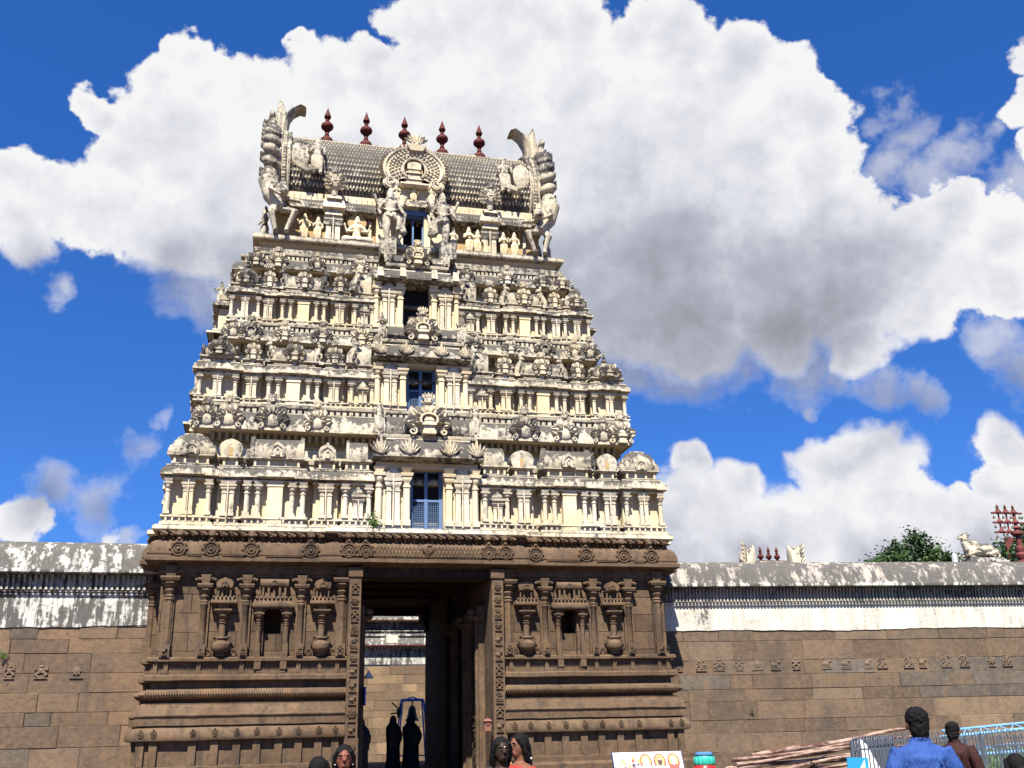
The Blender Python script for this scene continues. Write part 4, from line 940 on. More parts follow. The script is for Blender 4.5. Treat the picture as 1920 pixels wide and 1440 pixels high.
        for j, (yy, hh) in enumerate(((4.4, 19.9), (5.5, 20.2), (6.6, 19.9))):
            o = put(IDOL_W[j], 'statue', root, (sx*5.0, yy, 17.45)); o.rotation_euler[2] = sx*PI/2; o.scale = (1.4, 1.4, 1.5)
    # five finials on the ridge
    prof = [(0.36,-0.25),(0.36,0.0),(0.37,0.05),(0.33,0.12),(0.22,0.20),(0.11,0.26),(0.14,0.31),(0.11,0.35),(0.10,0.42),(0.14,0.45),(0.10,0.48),(0.20,0.53),(0.33,0.62),(0.35,0.69),(0.31,0.77),(0.18,0.85),(0.10,0.87),(0.13,0.91),(0.10,0.94),(0.09,1.0),(0.15,1.03),(0.10,1.06),(0.20,1.10),(0.175,1.17),(0.12,1.28),(0.05,1.42),(0.004,1.54)]
    b = MB(); b.lathe(0, 0, 0, [(r*0.66, z*0.98) for r, z in prof], 20); me = b.mesh('roof_finial', M['finial'])
    for i in range(5): put(me, 'roof_finial', root, (-3.02+i*1.435, RY-0.25, 22.36))
build_roof()

# ------------------------------------------------------------------ carved stone gateway
SM = [M['stone'], M['stone_wall'], M['void'], M['stone_shade']]
GX = 2.07; HW = 6.80
def base_prof():
    P = [(0.62,-0.3),(0.62,0.85),(0.56,0.90),(0.50,0.92),(0.50,1.04),(0.20,1.06),(0.20,1.62),(0.30,1.63),(0.30,1.67),(0.36,1.64),(0.38,1.68),(0.38,1.75),(0.36,1.82),(0.32,1.90),(0.26,1.945),(0.22,1.95),(0.22,1.98),(0.30,1.99),(0.30,2.03),(0.30,2.19),(0.33,2.20),(0.33,2.24),(0.29,2.26),(0.26,2.36),(0.18,2.50),(0.06,2.53),(0.04,2.58)]
    P += [(0.10+0.17*math.sin(PI*i/8), 2.58+0.26*i/8) for i in range(9)]
    P += [(0.03,2.85),(0.03,3.02),(0.18,3.03),(0.20,3.05),(0.20,3.15),(0.16,3.18),(0.16,3.21),(0.07,3.22),(0.07,3.49),(0.14,3.495),(0.18,3.51),(0.18,3.58),(0.14,3.61),(0.0,3.615)]
    return P
def carving(b, x, y, z, w, h, seed):
    # a little relief panel: coils, a figure or a flower
    r = random.Random(seed); k = r.randrange(4)
    if k == 0:
        for d in (-1, 1): b.scroll((x+d*w*0.2, z+h*0.30), w*0.2, w*0.055, 1.3, d, r.random()*3, y-0.015, 12); b.scroll((x-d*w*0.12, z+h*0.68), w*0.2, w*0.05, 1.2, -d, r.random()*3, y-0.015, 12)
    elif k == 1:
        b.ell((x, y, z+h*0.55), (w*0.16, 0.05, h*0.2)); b.ell((x, y-0.02, z+h*0.82), (w*0.12, 0.05, h*0.09))
        for d in (-1, 1): b.tube([(x+d*w*0.1, y, z+h*0.45), (x+d*w*0.30, y-0.03, z+h*0.32), (x+d*w*0.10, y-0.02, z+h*0.12)], [w*0.1, w*0.08, w*0.06], 6); b.tube([(x+d*w*0.12, y, z+h*0.66), (x+d*w*0.33, y-0.03, z+h*0.6), (x+d*w*0.30, y-0.02, z+h*0.85)], [w*0.07, w*0.06, w*0.05], 6)
    elif k == 2:
        for j in range(8): a = j*PI/4; b.leaf((x, z+h*0.5), a, h*0.34, w*0.24, 0.035, 0.2, y)
        b.ell((x, y-0.02, z+h*0.5), (w*0.1, 0.04, w*0.1))
    else:
        b.ell((x-w*0.05, y, z+h*0.42), (w*0.30, 0.05, h*0.17)); b.ell((x+w*0.22, y-0.01, z+h*0.62), (w*0.13, 0.05, h*0.12))
        for q in (-0.22, -0.08, 0.10, 0.2): b.tube([(x+w*q, y, z+h*0.38), (x+w*(q+0.04), y-0.01, z+h*0.14)], w*0.05, 5)
        b.tube([(x-w*0.3, y, z+h*0.5), (x-w*0.4, y, z+h*0.75), (x-w*0.25, y, z+h*0.85)], w*0.04, 5)
    b.box(x-w*0.36, y-0.035, z+h*0.02, x+w*0.36, y+0.01, z+h*0.09)
def kudu(b, x, y, z, r):
    # round flower gable on a rolled cornice
    b.ell((x, y+0.03, z), (r, 0.08, r), 16, 8)
    for q, th in ((0.80, 0.10), (0.45, 0.09)): b.tube([(x+r*q*math.cos(a), y-0.05, z+r*q*math.sin(a)) for a in [i*2*PI/14 for i in range(15)]], r*th, 5)
    for j in range(10): a = j*2*PI/10; b.ell((x+r*0.98*math.cos(a), y-0.01, z+r*0.98*math.sin(a)), r*0.16, 6, 4)
    b.ell((x, y-0.06, z), (r*0.2, 0.03, r*0.24), 7, 5); b.ell((x, y-0.02, z+r*1.15), (r*0.24, 0.06, r*0.22), 7, 5)
def stone_pilaster(b, x, y, z0, z1, r, big=False):
    H = z1-z0; b.frus(x, y, z0, z0+0.32, r*1.15, r*1.15, r*1.15, r*1.15)
    b.lathe(x, y, z0+0.32, [(r*0.95,0),(r*0.92,H*0.62-0.32),(r*1.1,H*0.63-0.32),(r*1.1,H*0.645-0.32),(r*0.9,H*0.655-0.32),(r*1.1,H*0.67-0.32),(r*0.85,H*0.69-0.32),(r*1.2,H*0.72-0.32),(r*1.35,H*0.735-0.32),(r*1.0,H*0.75-0.32),(r*1.5,H*0.785-0.32),(r*1.9,H*0.81-0.32),(r*1.6,H*0.835-0.32)], 8, PI/8)
    b.frus(x, y, z0+H*0.835, z0+H*0.865, r*2.0, r*2.0, r*2.3, r*2.3); b.frus(x, y, z0+H*0.865, z0+H*0.885, r*2.3, r*2.3, r*2.2, r*2.2)
    b.frus(x, y, z0+H*0.885, z1, r*1.0, r*1.0, r*1.5, r*1.3)
    for d in (-1, 1): b.tube([(x, y-0.02, z0+H*0.93), (x+d*r*2.4, y-0.02, z0+H*0.955)], [r*0.8, r*0.55], 6); b.ell((x+d*r*2.7, y-0.02, z0+H*0.94), r*0.55, 7, 5)
def build_base():
    root = empty('stone_gateway', (0, 0, 0)); root.parent = tower
    for sx in (-1, 1):
        b = MB()
        if sx > 0: b.T = Matrix.Scale(-1, 4, (1, 0, 0))
        path = [(-HW-0.5, 11.0), (-HW-0.5, 8.2), (-HW-1.0, 8.2), (-HW-1.0, 3.6), (-HW, 3.6), (-HW, 0), (-GX, 0)]
        path = [(-HW, 11.0), (-HW, 10.2), (-HW-0.2, 10.2), (-HW-0.2, 0.75), (-HW, 0.75), (-HW, 0), (-GX, 0)]
        b.psweep(path, base_prof(), False, False)
        b.mat = 0                                          # teeth, little posts and small cornice flowers
        xs = -HW
        for i in range(80): x = -HW-0.1+i*(HW-GX+0.1)/79; b.box(x-0.018, -0.205, 3.505, x+0.018, -0.17, 3.545); b.ell((x, -0.305, 2.71), (0.016, 0.02, 0.09), 5, 4); b.ell((x, -0.34, 2.22), (0.02, 0.015, 0.014), 5, 4)
        for x in (-6.75, -6.5, -5.72, -5.2, -4.68, -4.25, -3.66, -3.28, -2.75, -2.30): b.box(x-0.05, -0.13, 3.22, x+0.05, -0.05, 3.50); b.box(x-0.07, -0.16, 3.22, x+0.07, -0.05, 3.27)
        for x in (-6.92, -6.62, -5.72, -5.2, -4.68, -4.2, -3.68, -3.2, -2.72, -2.3):
            b.box(x-0.09, -0.28, 1.06, x+0.09, -0.15, 1.62); kudu(b, x, -0.345, 1.80, 0.085)
        for y in (0.4, 1.2, 2.2, 3.0): b.box(-HW-0.28, y-0.09, 1.06, -HW-0.15, y+0.09, 1.62)
        me = b.jitter(0.013, 1.9).mesh('moulded_plinth', SM); put(me, 'moulded_plinth', root)
        # wall with the central niche left open
        b = MB(); b.T = Matrix.Scale(-1, 4, (1, 0, 0)) if sx > 0 else None; b.mat = 1
        nx0, nx1 = -4.20, -3.76
        b.box(-HW+0.002, 0.0, 3.60, nx0, 11, 5.96); b.box(nx1, 0.0, 3.60, -GX+0.002, 11, 5.96); b.box(nx0, 0.0, 4.86, nx1, 11, 5.96); b.box(nx0, 0.16, 3.2, nx1, 11, 4.20); b.box(nx0, 0.9, 4.2, nx1, 11, 4.86)
        b.box(-HW+0.1, 0.3, 0, -1.75, 11, 3.7); b.box(-GX+0.002, 0.05, 3.6, -1.755, 10.99, 5.95)
        b.box(-HW-0.19, 0.76, 3.6, -HW+0.1, 10.1, 5.96)
        b.mat = 0; b.box(-HW-0.05, -0.10, 5.70, -GX, 0.1, 5.965); b.box(-HW-0.03, -0.05, 5.62, -GX, 0.1, 5.71)
        b.box(-HW-0.10, -0.05, 5.68, -HW+0.2, 10.9, 5.96)
        put(b.jitter(0.006).mesh('wall', SM), 'wall', root)
        for x, big in ((-6.56, 1), (-5.70, 0), (-4.67, 0), (-3.28, 0), (-2.24, 1)):
            b = MB(); zt = 5.86 if big else 5.66; stone_pilaster(b, 0, 0, 0, zt-3.60, 0.105 if big else 0.085); b.box(-0.13, 0.0, 0.0, 0.13, 0.1, (zt-3.6)*0.83)
            if big: b.frus(0, 0, zt-3.6-0.10, zt-3.6+0.04, 0.11, 0.1, 0.12, 0.1)
            carving(b, 0, -0.12, 0.04, 0.2, 0.26, int(x*10)); put(b.mesh('pilaster', SM), 'pilaster', root, (-sx*x, -0.09, 3.60))
        b = MB(); stone_pilaster(b, 0, 0, 0, 2.2, 0.10)
        
        me = b.mesh('pilaster', SM)
        for y in (0.95, 2.6, 4.5, 6.5): put(me, 'pilaster', root, (sx*(HW+0.28), y, 3.6), PI/2*sx)
        # niche frame: two short pillars, canopy cornice and barrel top
        b = MB(); b.T = Matrix.Translation((sx*3.98, 0, 0)) @ (Matrix.Scale(-1, 4, (1, 0, 0)) if sx > 0 else Matrix.Identity(4))
        for d in (-1, 1): b.frus(d*0.32, -0.10, 3.30, 3.62, 0.08, 0.09, 0.08, 0.09); stone_pilaster(b, d*0.345, -0.12, 3.62, 4.84, 0.058)
        b.rsweep(0, 0.80, 0.14, [(0,4.80),(0.10,4.82),(0.13,4.86),(0.13,4.92),(0.08,5.02),(0.02,5.07),(0.0,5.08)], 0.0)
        for i in range(9): b.ell((-0.42+i*0.105, -0.24, 5.07), 0.045, 6, 5)
        b.rsweep(0, 0.60, 0.08, [(0,5.05),(0,5.36)], 0.0)
        for i in range(5): b.frus(-0.28+i*0.14, -0.14, 5.08, 5.34, 0.025, 0.03, 0.025, 0.03); 
        b.rsweep(0, 0.64, 0.12, [(0,5.34),(0.04,5.36),(0.04,5.39),(0,5.4)], 0.0); barrel(b, -0.36, 0.36, -0.05, 0.16, 5.38, 0.20); nasi(b, 0, -0.2, 5.38, 0.16, 0.15)
        put(b.mesh('niche_frame', SM), 'niche_frame', root)
        # vase pilasters
        for x in (-5.22, -2.74):
            b = MB(); b.T = Matrix.Translation((-sx*x, 0, 0))
            b.lathe(0, -0.14, 3.62, [(0.10,0),(0.12,0.03),(0.10,0.06),(0.20,0.14),(0.23,0.22),(0.22,0.30),(0.14,0.36),(0.07,0.40),(0.12,0.44),(0.10,0.48)], 14)
            b.lathe(0, -0.12, 4.08, [(0.09,0),(0.085,0.34),(0.11,0.36),(0.085,0.38),(0.11,0.42),(0.07,0.45),(0.12,0.50),(0.16,0.54),(0.12,0.58)], 10)
            b.frus(0, -0.12, 4.66, 4.74, 0.14, 0.14, 0.22, 0.2); b.box(-0.22, -0.32, 4.74, 0.22, 0, 4.78); b.frus(0, -0.1, 4.78, 4.88, 0.1, 0.1, 0.14, 0.12)
            for d in (-1, 1): b.scroll((d*0.22, 4.02), 0.09, 0.025, 1.2, d, PI/2, -0.10); b.scroll((d*0.30, 3.74), 0.10, 0.02, 1.3, d, -PI/2, -0.05); b.tube([(d*0.1, -0.14, 4.08), (d*0.2, -0.14, 4.12), (d*0.22, -0.12, 4.0)], 0.025, 5)
            b.rsweep(0, 0.44, 0.20, [(0,4.88),(0.07,4.90),(0.10,4.93),(0.10,4.98),(0.05,5.06),(0,5.09)], 0.0)
            for i in range(6): b.ell((-0.25+i*0.10, -0.30, 5.08), 0.035, 6, 5)
            b.rsweep(0, 0.32, 0.08, [(0,5.08),(0,5.30)], 0.0)
            for i in range(4): b.frus(-0.15+i*0.1, -0.13, 5.1, 5.28, 0.018, 0.03, 0.018, 0.03)
            b.rsweep(0, 0.36, 0.12, [(0,5.28),(0.03,5.30),(0.03,5.33),(0,5.34)], 0.0); arch_plate(b, 0, -0.20, 0.0, 5.33, 0.42, 0.24); nasi(b, 0, -0.21, 5.34, 0.2, 0.15)
            put(b.mesh('vase_pilaster', SM), 'vase_pilaster', root)
        # carved door jamb
        b = MB(); x0, x1 = sorted((sx*1.755, sx*2.065)); b.box(x0, -0.34, 0.4, x1, 0.3, 5.62); b.box(x0-0.03, -0.38, 5.62, x1+0.03, 0.3, 5.86); b.box(x0-0.02, -0.42, 0.0, x1+0.02, 0.3, 1.60)
        z = 1.66; i = 0; r = random.Random(9+sx)
        while z < 5.5: h = r.uniform(0.27, 0.40); carving(b, (x0+x1)/2, -0.345, z, 0.27, h, i*3+sx*50); z += h+0.02; i += 1
        carving(b, (x0+x1)/2, -0.425, 1.2, 0.3, 0.36, 77+sx); carving(b, (x0+x1)/2, -0.425, 0.75, 0.3, 0.4, 78+sx)
        put(b.mesh('door_jamb', SM), 'door_jamb', root)
        # passage wall pilasters and inner gate frame
        b = MB(); b.mat = 1
        for y, w in ((0.95, 0.16), (2.9, 0.14), (5.0, 0.14)):
            b.mat = 0; xw = sx*1.75; b.box(min(xw, xw-sx*0.16), y-w, 0.6, max(xw, xw-sx*0.16), y+w, 4.75); b.tube([(xw-sx*0.17, y, 0.7), (xw-sx*0.17, y, 4.6)], 0.07, 8); b.frus(xw-sx*0.12, y, 4.6, 4.72, 0.14, 0.2, 0.20, 0.26); b.ell((xw-sx*0.30, y, 4.86), (0.16, 0.2, 0.10), 10, 6); b.ell((xw-sx*0.34, y, 4.72), (0.10, 0.14, 0.08), 10, 6); b.box(min(xw, xw-sx*0.2), y-0.2, 4.72, max(xw, xw-sx*0.2), y+0.2, 5.0)
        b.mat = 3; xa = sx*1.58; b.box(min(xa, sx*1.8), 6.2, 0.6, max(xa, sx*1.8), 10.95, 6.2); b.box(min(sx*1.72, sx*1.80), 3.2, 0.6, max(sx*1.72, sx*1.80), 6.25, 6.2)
        b.mat = 0
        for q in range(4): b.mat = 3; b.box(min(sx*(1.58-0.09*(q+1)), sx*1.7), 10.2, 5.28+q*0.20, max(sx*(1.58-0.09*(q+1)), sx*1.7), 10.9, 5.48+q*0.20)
        for i in range(9): carving(b, sx*1.9, 0, 0, 0, 0, 0) if False else None
        rq = random.Random(4)
        for i in range(60): b.ell((sx*1.73, 2.1+rq.uniform(-0.16, 0.16), 0.8+i*0.062), (0.05+0.05*rq.random(), rq.uniform(0.03, 0.09), rq.uniform(0.03, 0.09)), 7, 5)
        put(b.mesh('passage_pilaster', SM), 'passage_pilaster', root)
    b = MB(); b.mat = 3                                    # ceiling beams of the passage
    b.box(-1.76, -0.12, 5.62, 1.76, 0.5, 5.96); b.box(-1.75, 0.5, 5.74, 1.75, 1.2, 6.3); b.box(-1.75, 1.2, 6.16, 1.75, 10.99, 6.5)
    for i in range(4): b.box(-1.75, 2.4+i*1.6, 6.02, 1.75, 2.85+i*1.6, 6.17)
    b.mat = 1; b.box(-1.9, 0.0, 0.2, 1.9, 11.2, 0.65); b.box(-1.9, -0.7, 0.0, 1.9, 0.02, 0.42); b.box(-1.9, -1.1, 0.0, 1.9, -0.68, 0.2)
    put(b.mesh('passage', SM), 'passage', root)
    # great rolled cornice with flower gables and the frieze of beasts
    b = MB(); P = [(-HW, 0.02), (-2.42, 0.02), (-2.42, -0.10), (2.42, -0.10), (2.42, 0.02), (HW, 0.02), (HW, 0.75), (HW+0.2, 0.75), (HW+0.2, 10.2), (HW, 10.2), (HW, 11), (-HW, 11), (-HW, 10.2), (-HW-0.2, 10.2), (-HW-0.2, 0.75), (-HW, 0.75)]
    P = [(x, y) for x, y in P]
    b.psweep(P, [(0.02,5.90),(0.10,5.92),(0.30,5.95),(0.40,5.96),(0.42,5.98),(0.42,6.08),(0.37,6.10),(0.37,6.14),(0.385,6.16),(0.375,6.26),(0.35,6.36),(0.30,6.45),(0.22,6.51),(0.16,6.53),(0.16,6.55),(0.12,6.56),(0.12,6.66),(0.2,6.70),(0.2,6.78)], True)
    b.mat = 0; b.box(-2.3, -0.555, 6.14, 2.3, -0.50, 6.165)
    for xa, xb in ((-6.2,-5.85),(-5.35,-4.75),(-4.25,-3.3),(3.3,4.25),(4.75,5.35),(5.85,6.2)): b.box(xa, -0.445, 6.13, xb, -0.38, 6.15)
    for i in range(42):                                    # incised lattice over the gate
        x = -2.0+i*4.0/41
        for d in (-1, 1): b.tube([(x-d*0.05, -0.515, 6.18), (x+d*0.05, -0.46, 6.42)], 0.007, 4, False)
    arch_plate(b, 0, -0.56, -0.40, 6.22, 0.001, 0.001)
    b.ell((0.0, -0.46, 6.36), (0.22, 0.06, 0.14), 14, 7); b.scroll((0.0, 6.37), 0.16, 0.02, 1.0, 1, PI, -0.53, 14)
    put(b.jitter(0.010, 1.9).mesh('cornice', SM), 'cornice', root)
    b = MB(); kudu(b, 0, 0, 0, 0.215); me = b.mesh('flower_gable', SM)
    for x in (-6.42, -5.62, -4.62, -3.1, 3.0, 4.45, 5.55, 6.38): put(me, 'flower_gable', root, (x, -0.355, 6.28))
    for x in (-2.12, -1.68, 1.65, 2.12): put(me, 'flower_gable', root, (x, -0.475, 6.28))
    for y in (0.6, 1.9, 4.0, 5.5, 7.0):
        for sx in (-1, 1): put(me, 'flower_gable', root, (sx*(HW+0.34+(0.2 if y > 0.8 else 0)), y, 6.26), PI/2*sx)
    b = MB(); r = random.Random(3)                         # row of small lions and coils
    def beastrow(xa, ya, xb, yb):
        nonlocal b
        a, c = Vector((xa, ya)), Vector((xb, yb)); L = (c-a).length; n = int(L/0.235); ang = math.atan2((c-a).y, (c-a).x)
        for i in range(n):
            p = a+(c-a)*((i+0.5)/n); b.T = Matrix.Translation((p.x, p.y, 6.55)) @ Matrix.Rotation(ang, 4, 'Z'); j = r.uniform(-0.01, 0.01)
            b.ell((0.0, -0.05+j, 0.15), (0.10, 0.12, 0.085), 9, 6); b.ell((0.075, -0.14+j, 0.12), (0.055, 0.06, 0.05), 7, 5); b.ell((-0.07, -0.11, 0.19), (0.05, 0.06, 0.045), 7, 5)
            b.scroll((-0.03, 0.13), 0.05, 0.014, 1.1, 1, r.random()*6, -0.17, 8); b.box(-0.012, -0.10, -0.02, 0.012, 0.02, 0.05)
        b.T = None
    for q in ((-6.95, -0.14, -2.5, -0.14), (-2.45, -0.26, 2.45, -0.26), (2.5, -0.14, 6.95, -0.14)):
        beastrow(*q); put(b.mesh('beast_frieze', SM), 'beast_frieze', root); b = MB()
    for sx in (-1, 1): beastrow(sx*7.15, 0.7 if sx > 0 else 9.0, sx*7.15, 9.0 if sx > 0 else 0.7); put(b.mesh('beast_frieze', SM), 'beast_frieze', root); b = MB()
    for x in (-6.42, -5.62, -4.62, -3.1, -2.12, -1.68, 1.65, 2.12, 3.0, 4.45, 5.55, 6.38):
        b = MB(); y = -0.16 if abs(x) > 2.4 else -0.28; b.frus(x, y, 6.46, 6.60, 0.06, 0.05, 0.10, 0.1); b.ell((x, y-0.06, 6.70), (0.12, 0.12, 0.13)); b.ell((x, y-0.17, 6.65), (0.07, 0.06, 0.05)); b.ell((x-0.09, y-0.06, 6.82), 0.05, 6, 5); b.ell((x+0.09, y-0.06, 6.82), 0.05, 6, 5); put(b.mesh('lion_head', SM), 'lion_head', root)
    b = MB(); b.mat = 1; b.psweep(P, [(0.10,6.755),(0.30,6.77),(0.33,6.80),(0.31,6.90),(0.27,6.93),(-0.5,6.94)], True)
    put(b.mesh('terrace_edge', STM), 'terrace_edge', root)
build_base()

# ------------------------------------------------------------------ ground
b = MB(); b.add([(-3000,-1500,0),(3000,-1500,0),(3000,4500,0),(-3000,4500,0)], [(0,1,2,3)])
t = NT('sandy_ground', 0.95); n = t.noise(0.3, 8, 0.65)
t.color(t.mix(n, (0.085,0.055,0.034), (0.13,0.09,0.06))).bump(t.noise(12, 5, 0.6), 0.02, 0.5)
tag(b.build('ground', t.m), kind='structure')
b = MB(); b.add([(-16,38.2,0.62),(30,38.2,0.62),(30,50,0.62),(-16,50,0.62),(-16,38.2,0),(30,38.2,0)], [(0,1,2,3),(4,5,1,0)])
tag(b.build('courtyard_paving', M['stone_wall']), kind='structure')

# ------------------------------------------------------------------ enclosure walls of cut granite with a plastered top
def block_mat(name):
    t = NT(name, 0.9, 0.2); tone = t.attr('tone')
    n1 = t.noise(1.4, 7, 0.65); n2 = t.noise(7, 6, 0.68); n3 = t.noise(40, 4, 0.6)
    c = t.mix(t.ramp(n1, 0.36, 0.74, 0.0, 0.65), tone, (0.080, 0.062, 0.046)); c = t.mix(t.ramp(n2, 0.45, 0.72, 0.0, 0.6), c, (0.175, 0.120, 0.075))
    c = t.mix(t.ramp(n2, 0.5, 0.28, 0.0, 0.5), c, (0.045, 0.035, 0.028)); c = t.mix(t.ramp(n3, 0.35, 0.7, 0.0, 0.3), c, (0.045, 0.032, 0.022)); c = t.mix(t.ramp(t.noise(2.3, 5), 0.56, 0.72, 0.0, 0.5), c, (0.17, 0.105, 0.058)); c = t.mix(t.ramp(t.noise(0.8, 7, 0.68, st=(1.3,1.3,0.5)), 0.50, 0.68, 0.0, 0.55), c, (0.060, 0.048, 0.038))
    t.color(c).bump(t.math('ADD', t.math('MULTIPLY', n2, 0.9), t.math('MULTIPLY', n3, 0.4)), 0.03, 0.75); return t.m
M['blocks'] = block_mat('granite_blocks')
def lime(name, white, runs, amount, top=0.1):
    t = NT(name); nz = t.sep(t.Nn)[2]; run = t.noise(2.6, 7, 0.62, st=(2.2,2.2,0.28)); fine = t.noise(10, 6, 0.7); blot = t.noise(0.9, 7, 0.65)
    m = t.math('ADD', t.math('MULTIPLY_ADD', run, runs, -runs*0.5), t.math('MULTIPLY_ADD', fine, 0.52, -0.26))
    m = t.math('ADD', t.math('ADD', m, t.math('MULTIPLY_ADD', blot, 0.6, -0.3)), t.math('MULTIPLY_ADD', t.math('MAXIMUM', nz, 0.0), top, amount))
    c = t.mix(t.ramp(m, -0.18, 0.02, 0.0, 0.6), white, tuple(x*0.55 for x in white))
    c = t.mix(t.ramp(m, 0.0, 0.11), c, t.mix(fine, (0.03,0.027,0.025), (0.13,0.12,0.105)))
    t.color(c).bump(t.noise(24, 5), 0.012, 0.5); return t.m
M['lime_streaked'] = lime('limewash_streaked', (0.53,0.52,0.46), 1.0, 0.055)
M['lime_clean'] = lime('limewash_clean', (0.50,0.47,0.385), 0.60, -0.10)
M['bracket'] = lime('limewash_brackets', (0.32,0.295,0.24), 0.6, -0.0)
M['coping_black'] = lime('coping_blackened', (0.34,0.305,0.255), 1.15, 0.065, 0.08)
M['coping_grey'] = lime('coping_mottled', (0.47,0.455,0.395), 0.90, 0.075, 0.10)
def stones(b, L, z0, z1, seed, palette, depth=0.5, odd=None):
    r = random.Random(seed); z = z1
    while z > z0+0.05:
        h = min(r.uniform(0.30, 0.56), z-z0); x = -r.uniform(0, 1)
        while x < L:
            w = r.uniform(0.55, 1.9); xa, xb = max(0, x), min(L, x+w)
            if xb > xa+0.05:
                c = palette(xa, z-h/2, r); v = r.uniform(0.88, 1.12); v *= 0.90*r.uniform(0.78, 1.15); b.tone = (c[0]*v, c[1]*v*0.96, c[2]*v*0.86, 1)
                j = r.uniform(-0.012, 0.010); e = 0.007+0.006*r.random(); dj = r.choice((0.008, 0.012, 0.012, 0.03)); bz0, bz1 = z-h+0.001, z-0.001; q = [r.uniform(-0.006, 0.006) for _ in range(4)]
                o = [(xa+0.001,dj,bz0),(xb-0.001,dj,bz0),(xb-0.001,dj,bz1),(xa+0.001,dj,bz1)]
                i_ = [(xa+e+0.004,j,bz0+e+q[0]),(xb-e-0.004,j,bz0+e+q[1]),(xb-e-0.004,j,bz1-e+q[2]),(xa+e+0.004,j,bz1-e+q[3])]
                b.add(o+i_, [(0,1,5,4),(1,2,6,5),(2,3,7,6),(3,0,4,7),(4,5,6,7)])
            x += w
        z -= h
    b.tone = (0.05,0.04,0.03,1); b.add([(0,0.035,z0),(L,0.035,z0),(L,0.035,z1),(0,0.035,z1)], [(0,1,2,3)]); b.box(0, 0.05, z0, L, depth, z1)
def enclosure(label, origin, ang, L, zs, palette, seed, plaster, coping, step, reliefs, group=None, odd_edge=True):
    root = tag(empty('enclosure_wall', origin, ang), label, 'stone wall', group); zst, zpl, zband, zd, ze, zt = zs
    b = MB(); stones(b, L, -0.1, zst+0.05, seed, palette, 1.2); put(b.mesh('stone_courses', M['blocks']), 'stone_courses', root)
    b = MB(); n = int(L/0.12); r = random.Random(seed+1); low = []; y = 0
    for i in range(n+1):
        y = 0.8*y+r.uniform(-0.012, 0.012); low.append((L*i/n, zst+y+(0.015*math.sin(i*0.09))))
    vs = [(x, -0.030, z) for x, z in low]+[(x, -0.030, zpl) for x, z in low]+[(x, 0.02, z-0.01) for x, z in low]
    m = n+1; b.add(vs, [(i, i+1, m+i+1, m+i) for i in range(n)]+[(2*m+i, 2*m+i+1, i+1, i) for i in range(n)])
    b.psweep([(0, -0.02), (L, -0.02)], [(0.01,zpl-0.01),(0.05,zpl),(0.06,zpl+0.02),(0.06,zpl+0.05),(0.02,zpl+0.06),(0.02,zband-0.02),(0.07,zband),(0.08,zband+0.03),(0.03,zband+0.05),(0.03,ze)])
    b.box(0, -0.01, zst, L, 1.1, zd); put(b.mesh('plaster_band', plaster), 'plaster_band', root)
    b = MB(); k = int(L/step)
    for i in range(k):
        x = (i+0.5)*L/k; b.box(x-step*0.24, -0.20, ze-0.11, x+step*0.24, -0.04, ze-0.03); b.frus(x, -0.07, zband+0.06, ze-0.11, step*0.12, 0.04, step*0.22, 0.08); b.frus(x, -0.10, zband+0.05, zband+0.13, step*0.34, 0.07, step*0.10, 0.04)
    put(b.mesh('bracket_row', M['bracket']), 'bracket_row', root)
    b = MB(); h = zt-ze; prof = [(0.0,ze-0.02),(0.26,ze),(0.34,ze+0.01),(0.35,ze+0.07),(0.30,ze+0.10),(0.29,ze+0.12),(0.25,ze+h*0.28),(0.19,ze+h*0.5),(0.10,ze+h*0.7),(-0.02,ze+h*0.86),(-0.18,ze+h*0.96),(-0.34,zt),(-0.75,zt),(-1.2,ze+h*0.3)]
    b.psweep([(L*i/24, -0.02) for i in range(25)], prof, False, True, True); put(b.mesh('coping', coping), 'coping', root)
    b = MB(); b.psweep([(L*i/60, -0.02) for i in range(61)], [(0.352,ze+0.005),(0.362,ze+0.02),(0.362,ze+0.075),(0.34,ze+0.12),(0.30,ze+0.125)], False); put(b.mesh('coping_lip', M['lime_streaked']), 'coping_lip', root)
    for i, x in enumerate(reliefs):
        b = MB(); b.tone = (0.17,0.12,0.08,1); carving(b, 0, 0.0, 0, 0.46 if i % 3 else 0.34, 0.38, seed*7+i); b.v = [(p[0], p[1]*0.45, p[2]) for p in b.v]; put(b.mesh('relief', M['blocks']), 'relief', root, (x, -0.012, 3.22))
    return root
def pal_left(x, z, r):
    q = r.random(); wx = x
    if 2.4 < z < 3.0 and r.random() < 0.7: return (0.20, 0.135, 0.085)
    return (0.16, 0.11, 0.075) if q < 0.6 else (0.115, 0.095, 0.08) if q < 0.85 else (0.20, 0.13, 0.08)
def pal_right(x, z, r):
    q = r.random()
    if x > 8.2 and z < 2.7 and q < 0.45: return (0.25, 0.18, 0.12)
    if x > 8.2 and z < 3.6 and q < 0.75: return (0.12, 0.105, 0.092)
    return (0.15, 0.105, 0.072) if q < 0.72 else (0.18, 0.135, 0.095) if q < 0.92 else (0.125, 0.11, 0.095)
LX = -14.0
enclosure('brown granite wall with black streaked limewash band left of the gate tower', (LX, 28.6, 0), 0.0, 11.0, (4.53,5.33,5.42,5.5,5.88,6.80), pal_left, 3, M['lime_streaked'], M['coping_grey'], 0.135, [7.45, 8.2, 9.05], 'enclosure walls')
ra = math.atan2(-1.2, 12.0)
enclosure('long granite wall with clean cream band and blackened coping right of the tower', (10.5, 28.45, 0), ra, 22.0, (4.38,5.10,5.16,5.24,5.62,6.46), pal_right, 8, M['lime_clean'], M['coping_black'], 0.105,
          [x-10.5 for x in (11.55,12.24,12.79,13.4,13.95,14.5,15.15,16.1,16.7,17.4,17.85,18.7,19.15,19.9,20.5,21.4,21.9,22.9)], 'enclosure walls')
